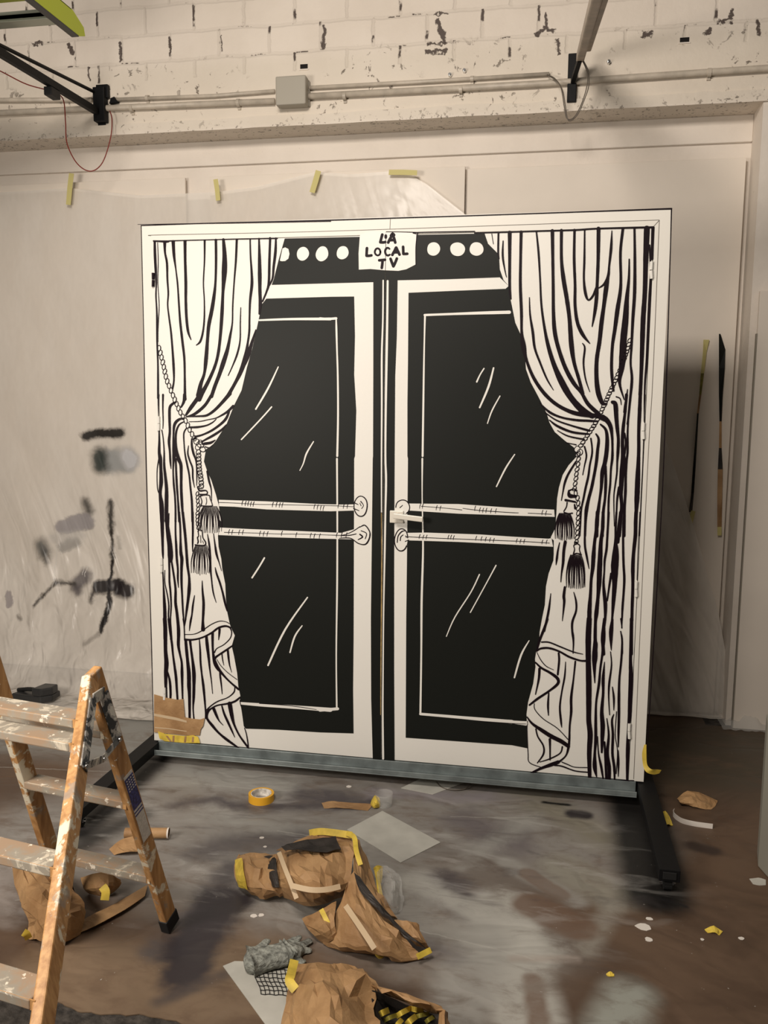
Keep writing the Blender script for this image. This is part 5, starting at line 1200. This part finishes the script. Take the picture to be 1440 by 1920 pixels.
scrap([[(1405,1648,.001),(1422,1646,.002),(1436,1650,.001)],[(1412,1658,.0),(1424,1660,.001),(1436,1660,.0)]], 'pale paper scrap beside the pale grey box at the right edge', m='paper_white', name='paper_scrap', amp=.001, group=None)  # the box is white, coloured grey for its shade
# clear film behind the big paper
def film(ctrl, label, seed=3):
    b = MB(); patchgrid(ctrl, 'clear', 7, .012, 26, seed, b); return tag(b.build('plastic_film', recalc=False), label, 'plastic film', 'crumpled clear film')
film([[(705,1625,.03),(730,1625,.06),(752,1640,.04)],[(708,1650,.05),(735,1650,.09),(756,1665,.05)],[(712,1680,.04),(738,1685,.07),(758,1690,.02)],[(720,1700,.0),(742,1705,.02),(755,1708,.0)]], 'crumpled clear film right of the largest crumpled paper')
scrap([[(700,1628,.05),(708,1622,.06),(719,1624,.05)],[(702,1634,.04),(710,1632,.05),(718,1632,.04)],[(708,1655,.04),(714,1652,.05),(716,1656,.03)]], 'curled yellow tape end lying on the clear film', amp=.003)
# white flakes
for x, y, r, lb in [(1206,1738,.022,'largest white paint flake on the bare floor, lower right'),(1218,1723,.010,'small white paint flake just above the largest one'),(1216,1762,.012,'white paint flake just below the largest one'),
                    (476,1718,.012,'white paint flake left of the glove, the left of a pair'),(490,1716,.010,'white paint flake left of the glove, the right of a pair'),(654,1475,.012,'white speck on the floor in front of the left door leaf'),
                    (491,1571,.009,'upper white speck between the tape roll and the crumpled paper'),(497,1588,.007,'lower white speck between the tape roll and the crumpled paper'),(1390,1760,.009,'white speck on the bare floor at the lower right edge'),
                    (1317,1762,.006,'tiny white speck left of the lower right edge speck')]:
    c = fl(x, y, FZ+.0004); b = MB(); pts = [c + Vector((r*(1+.5*noise.noise(Vector((x, k*2.3, 0))))*math.cos(k*math.pi/5), r*.8*(1+.6*noise.noise(Vector((y, k*1.9, 4))))*math.sin(k*math.pi/5), 0)) for k in range(10)]
    b.prism(pts, (0,0,.0015), 'paper_edge'); tag(b.build('paint_flake'), lb, 'paint flake', 'white flakes on the floor')
# cardboard tube
a, c = fl(283,1562,.03), fl(316,1562,.03); b = MB(); d = (a-c).normalized(); a2 = c + d*.16
b.tube([c, a2], .019, 'kraft', 24, cap=False); b.tube([c-d*.002, c+d*.004], .0195, 'paper_edge', 24, cap=False); b.tube([c+d*.01, a2], .015, 'kraft_dark', 24)  # inner plug is dark to stand for shade inside the tube
for o_ in [b.build('cardboard_tube', smooth=True)]: tag(o_, 'short brown cardboard tube behind the near rear leg of the ladder', 'cardboard tube')
# dark tool case behind ladder at left
p0 = fl(85, 1318, .02); b = MB()
b.prism([p0+Vector((-.20,.0,.004)), p0+Vector((-.02,-.02,.004)), p0+Vector((.03,.02,.004)), p0+Vector((.03,.10,.004)), p0+Vector((-.17,.12,.004))], (0,0,.035), 'plastic_dark')
b.prism([p0+Vector((-.07,-.015,.039)), p0+Vector((-.01,-.02,.039)), p0+Vector((.032,.02,.039)), p0+Vector((.03,.08,.039)), p0+Vector((-.05,.08,.039))], (0,0,.042), 'plastic_dark')
o = b.build('tool_case', bevel=.008); tag(o, 'low dark plastic tool on the floor behind the ladder, by the polythene', 'tool')
b = MB(); b.tube([p0+Vector((-.19,.05,.042)), p0+Vector((-.12,.03,.058)), p0+Vector((-.05,.02,.062))], .011, 'black_rubber', 10); b.build('handle', parent=o)
# pale perforated strip at the left
b = MB(); q = [fl(8,1600,FZ+.002), fl(24,1626,FZ+.002), fl(40,1648,FZ+.002), fl(52,1660,FZ+.002)]
for i in range(10):
    t_ = i/9; k = min(2, int(t_*3)); v = q[k].lerp(q[k+1], t_*3-k); d = (q[3]-q[0]).normalized(); s = Vector((-d.y, d.x, 0)); ring(b, v + s*.004, .006, .010, 0, .002, 'lilac', 'lilac', 14)
b.tube([v + Vector((0,0,.002)) for v in q], .003, 'lilac', 6)
tag(b.build('looped_strip'), 'pale pink looped strip on the floor under the left side of the ladder', 'plastic strip')
# rubble board at lower left
flat_sheet([(24,1876),(70,1862),(75,1885),(40,1888)], 'paper_white', 'pale board corner at the torn edge of the floor covering, lower left', name='board_scrap')
# white box at the right edge
c0, c1 = fl(1420, 1625, 0), fl(1438, 1690, 0)
zt = 0
X0 = fl(1421,1628,0).x; Y0 = fl(1421,1628,0).y
zt = plx(1438, 1355, X0+.02).z
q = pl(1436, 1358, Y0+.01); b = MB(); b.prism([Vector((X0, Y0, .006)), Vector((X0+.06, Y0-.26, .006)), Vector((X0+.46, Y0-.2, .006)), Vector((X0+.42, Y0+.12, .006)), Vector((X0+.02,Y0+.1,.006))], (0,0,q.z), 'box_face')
tag(b.build('display_box', bevel=.004), 'white box coloured grey for its shade, standing on the floor, cut by the right edge of the photo', 'box')
# glove
def glove():
    b = bmesh.new(); me = bpy.data.meshes.new('work_glove')
    def at(x, y, h): return fl(x, y, FZ+h)
    J = [at(502,1782,.045), at(474,1788,.045), at(456,1792,.036), at(526,1778,.042), at(546,1774,.034)]
    E = [(0,1),(1,2),(0,3),(3,4)]; Rr = [.048,.046,.036,.046,.036]
    def fin(root, pts, rs):
        k = root
        for p, r in zip(pts, rs): J.append(at(*p)); E.append((k, len(J)-1)); k = len(J)-1; Rr.append(r)
    fin(3, [(545,1756,.035),(556,1748,.045),(566,1741,.05)], [.0145,.013,.011])
    fin(4, [(568,1763,.024),(585,1757,.018)], [.0135,.0115])
    fin(4, [(568,1777,.018),(586,1778,.012)], [.0135,.0115])
    fin(4, [(558,1794,.018),(572,1803,.012)], [.0135,.0115])
    fin(1, [(482,1768,.05),(494,1754,.06),(503,1746,.055)], [.018,.015,.012])
    me.from_pydata([tuple(j) for j in J], E, []); o = bpy.data.objects.new('work_glove', me); COL.objects.link(o); o.scale.z = .55; me.materials.append(M['glove'])
    sk = o.modifiers.new('skin', 'SKIN'); sk.use_smooth_shade = True
    for v, r in zip(me.skin_vertices[0].data, Rr): v.radius = (r, r)
    me.skin_vertices[0].data[0].use_root = True
    o.modifiers.new('sub', 'SUBSURF').levels = 2; o.modifiers['sub'].render_levels = 3
    tx = bpy.data.textures.new('crumple', 'CLOUDS'); tx.noise_scale = .02
    dm = o.modifiers.new('disp', 'DISPLACE'); dm.texture = tx; dm.strength = .007; dm.mid_level = .5
    return tag(o, 'grey paint caked work glove lying beside the crumpled papers', 'glove')
glove()
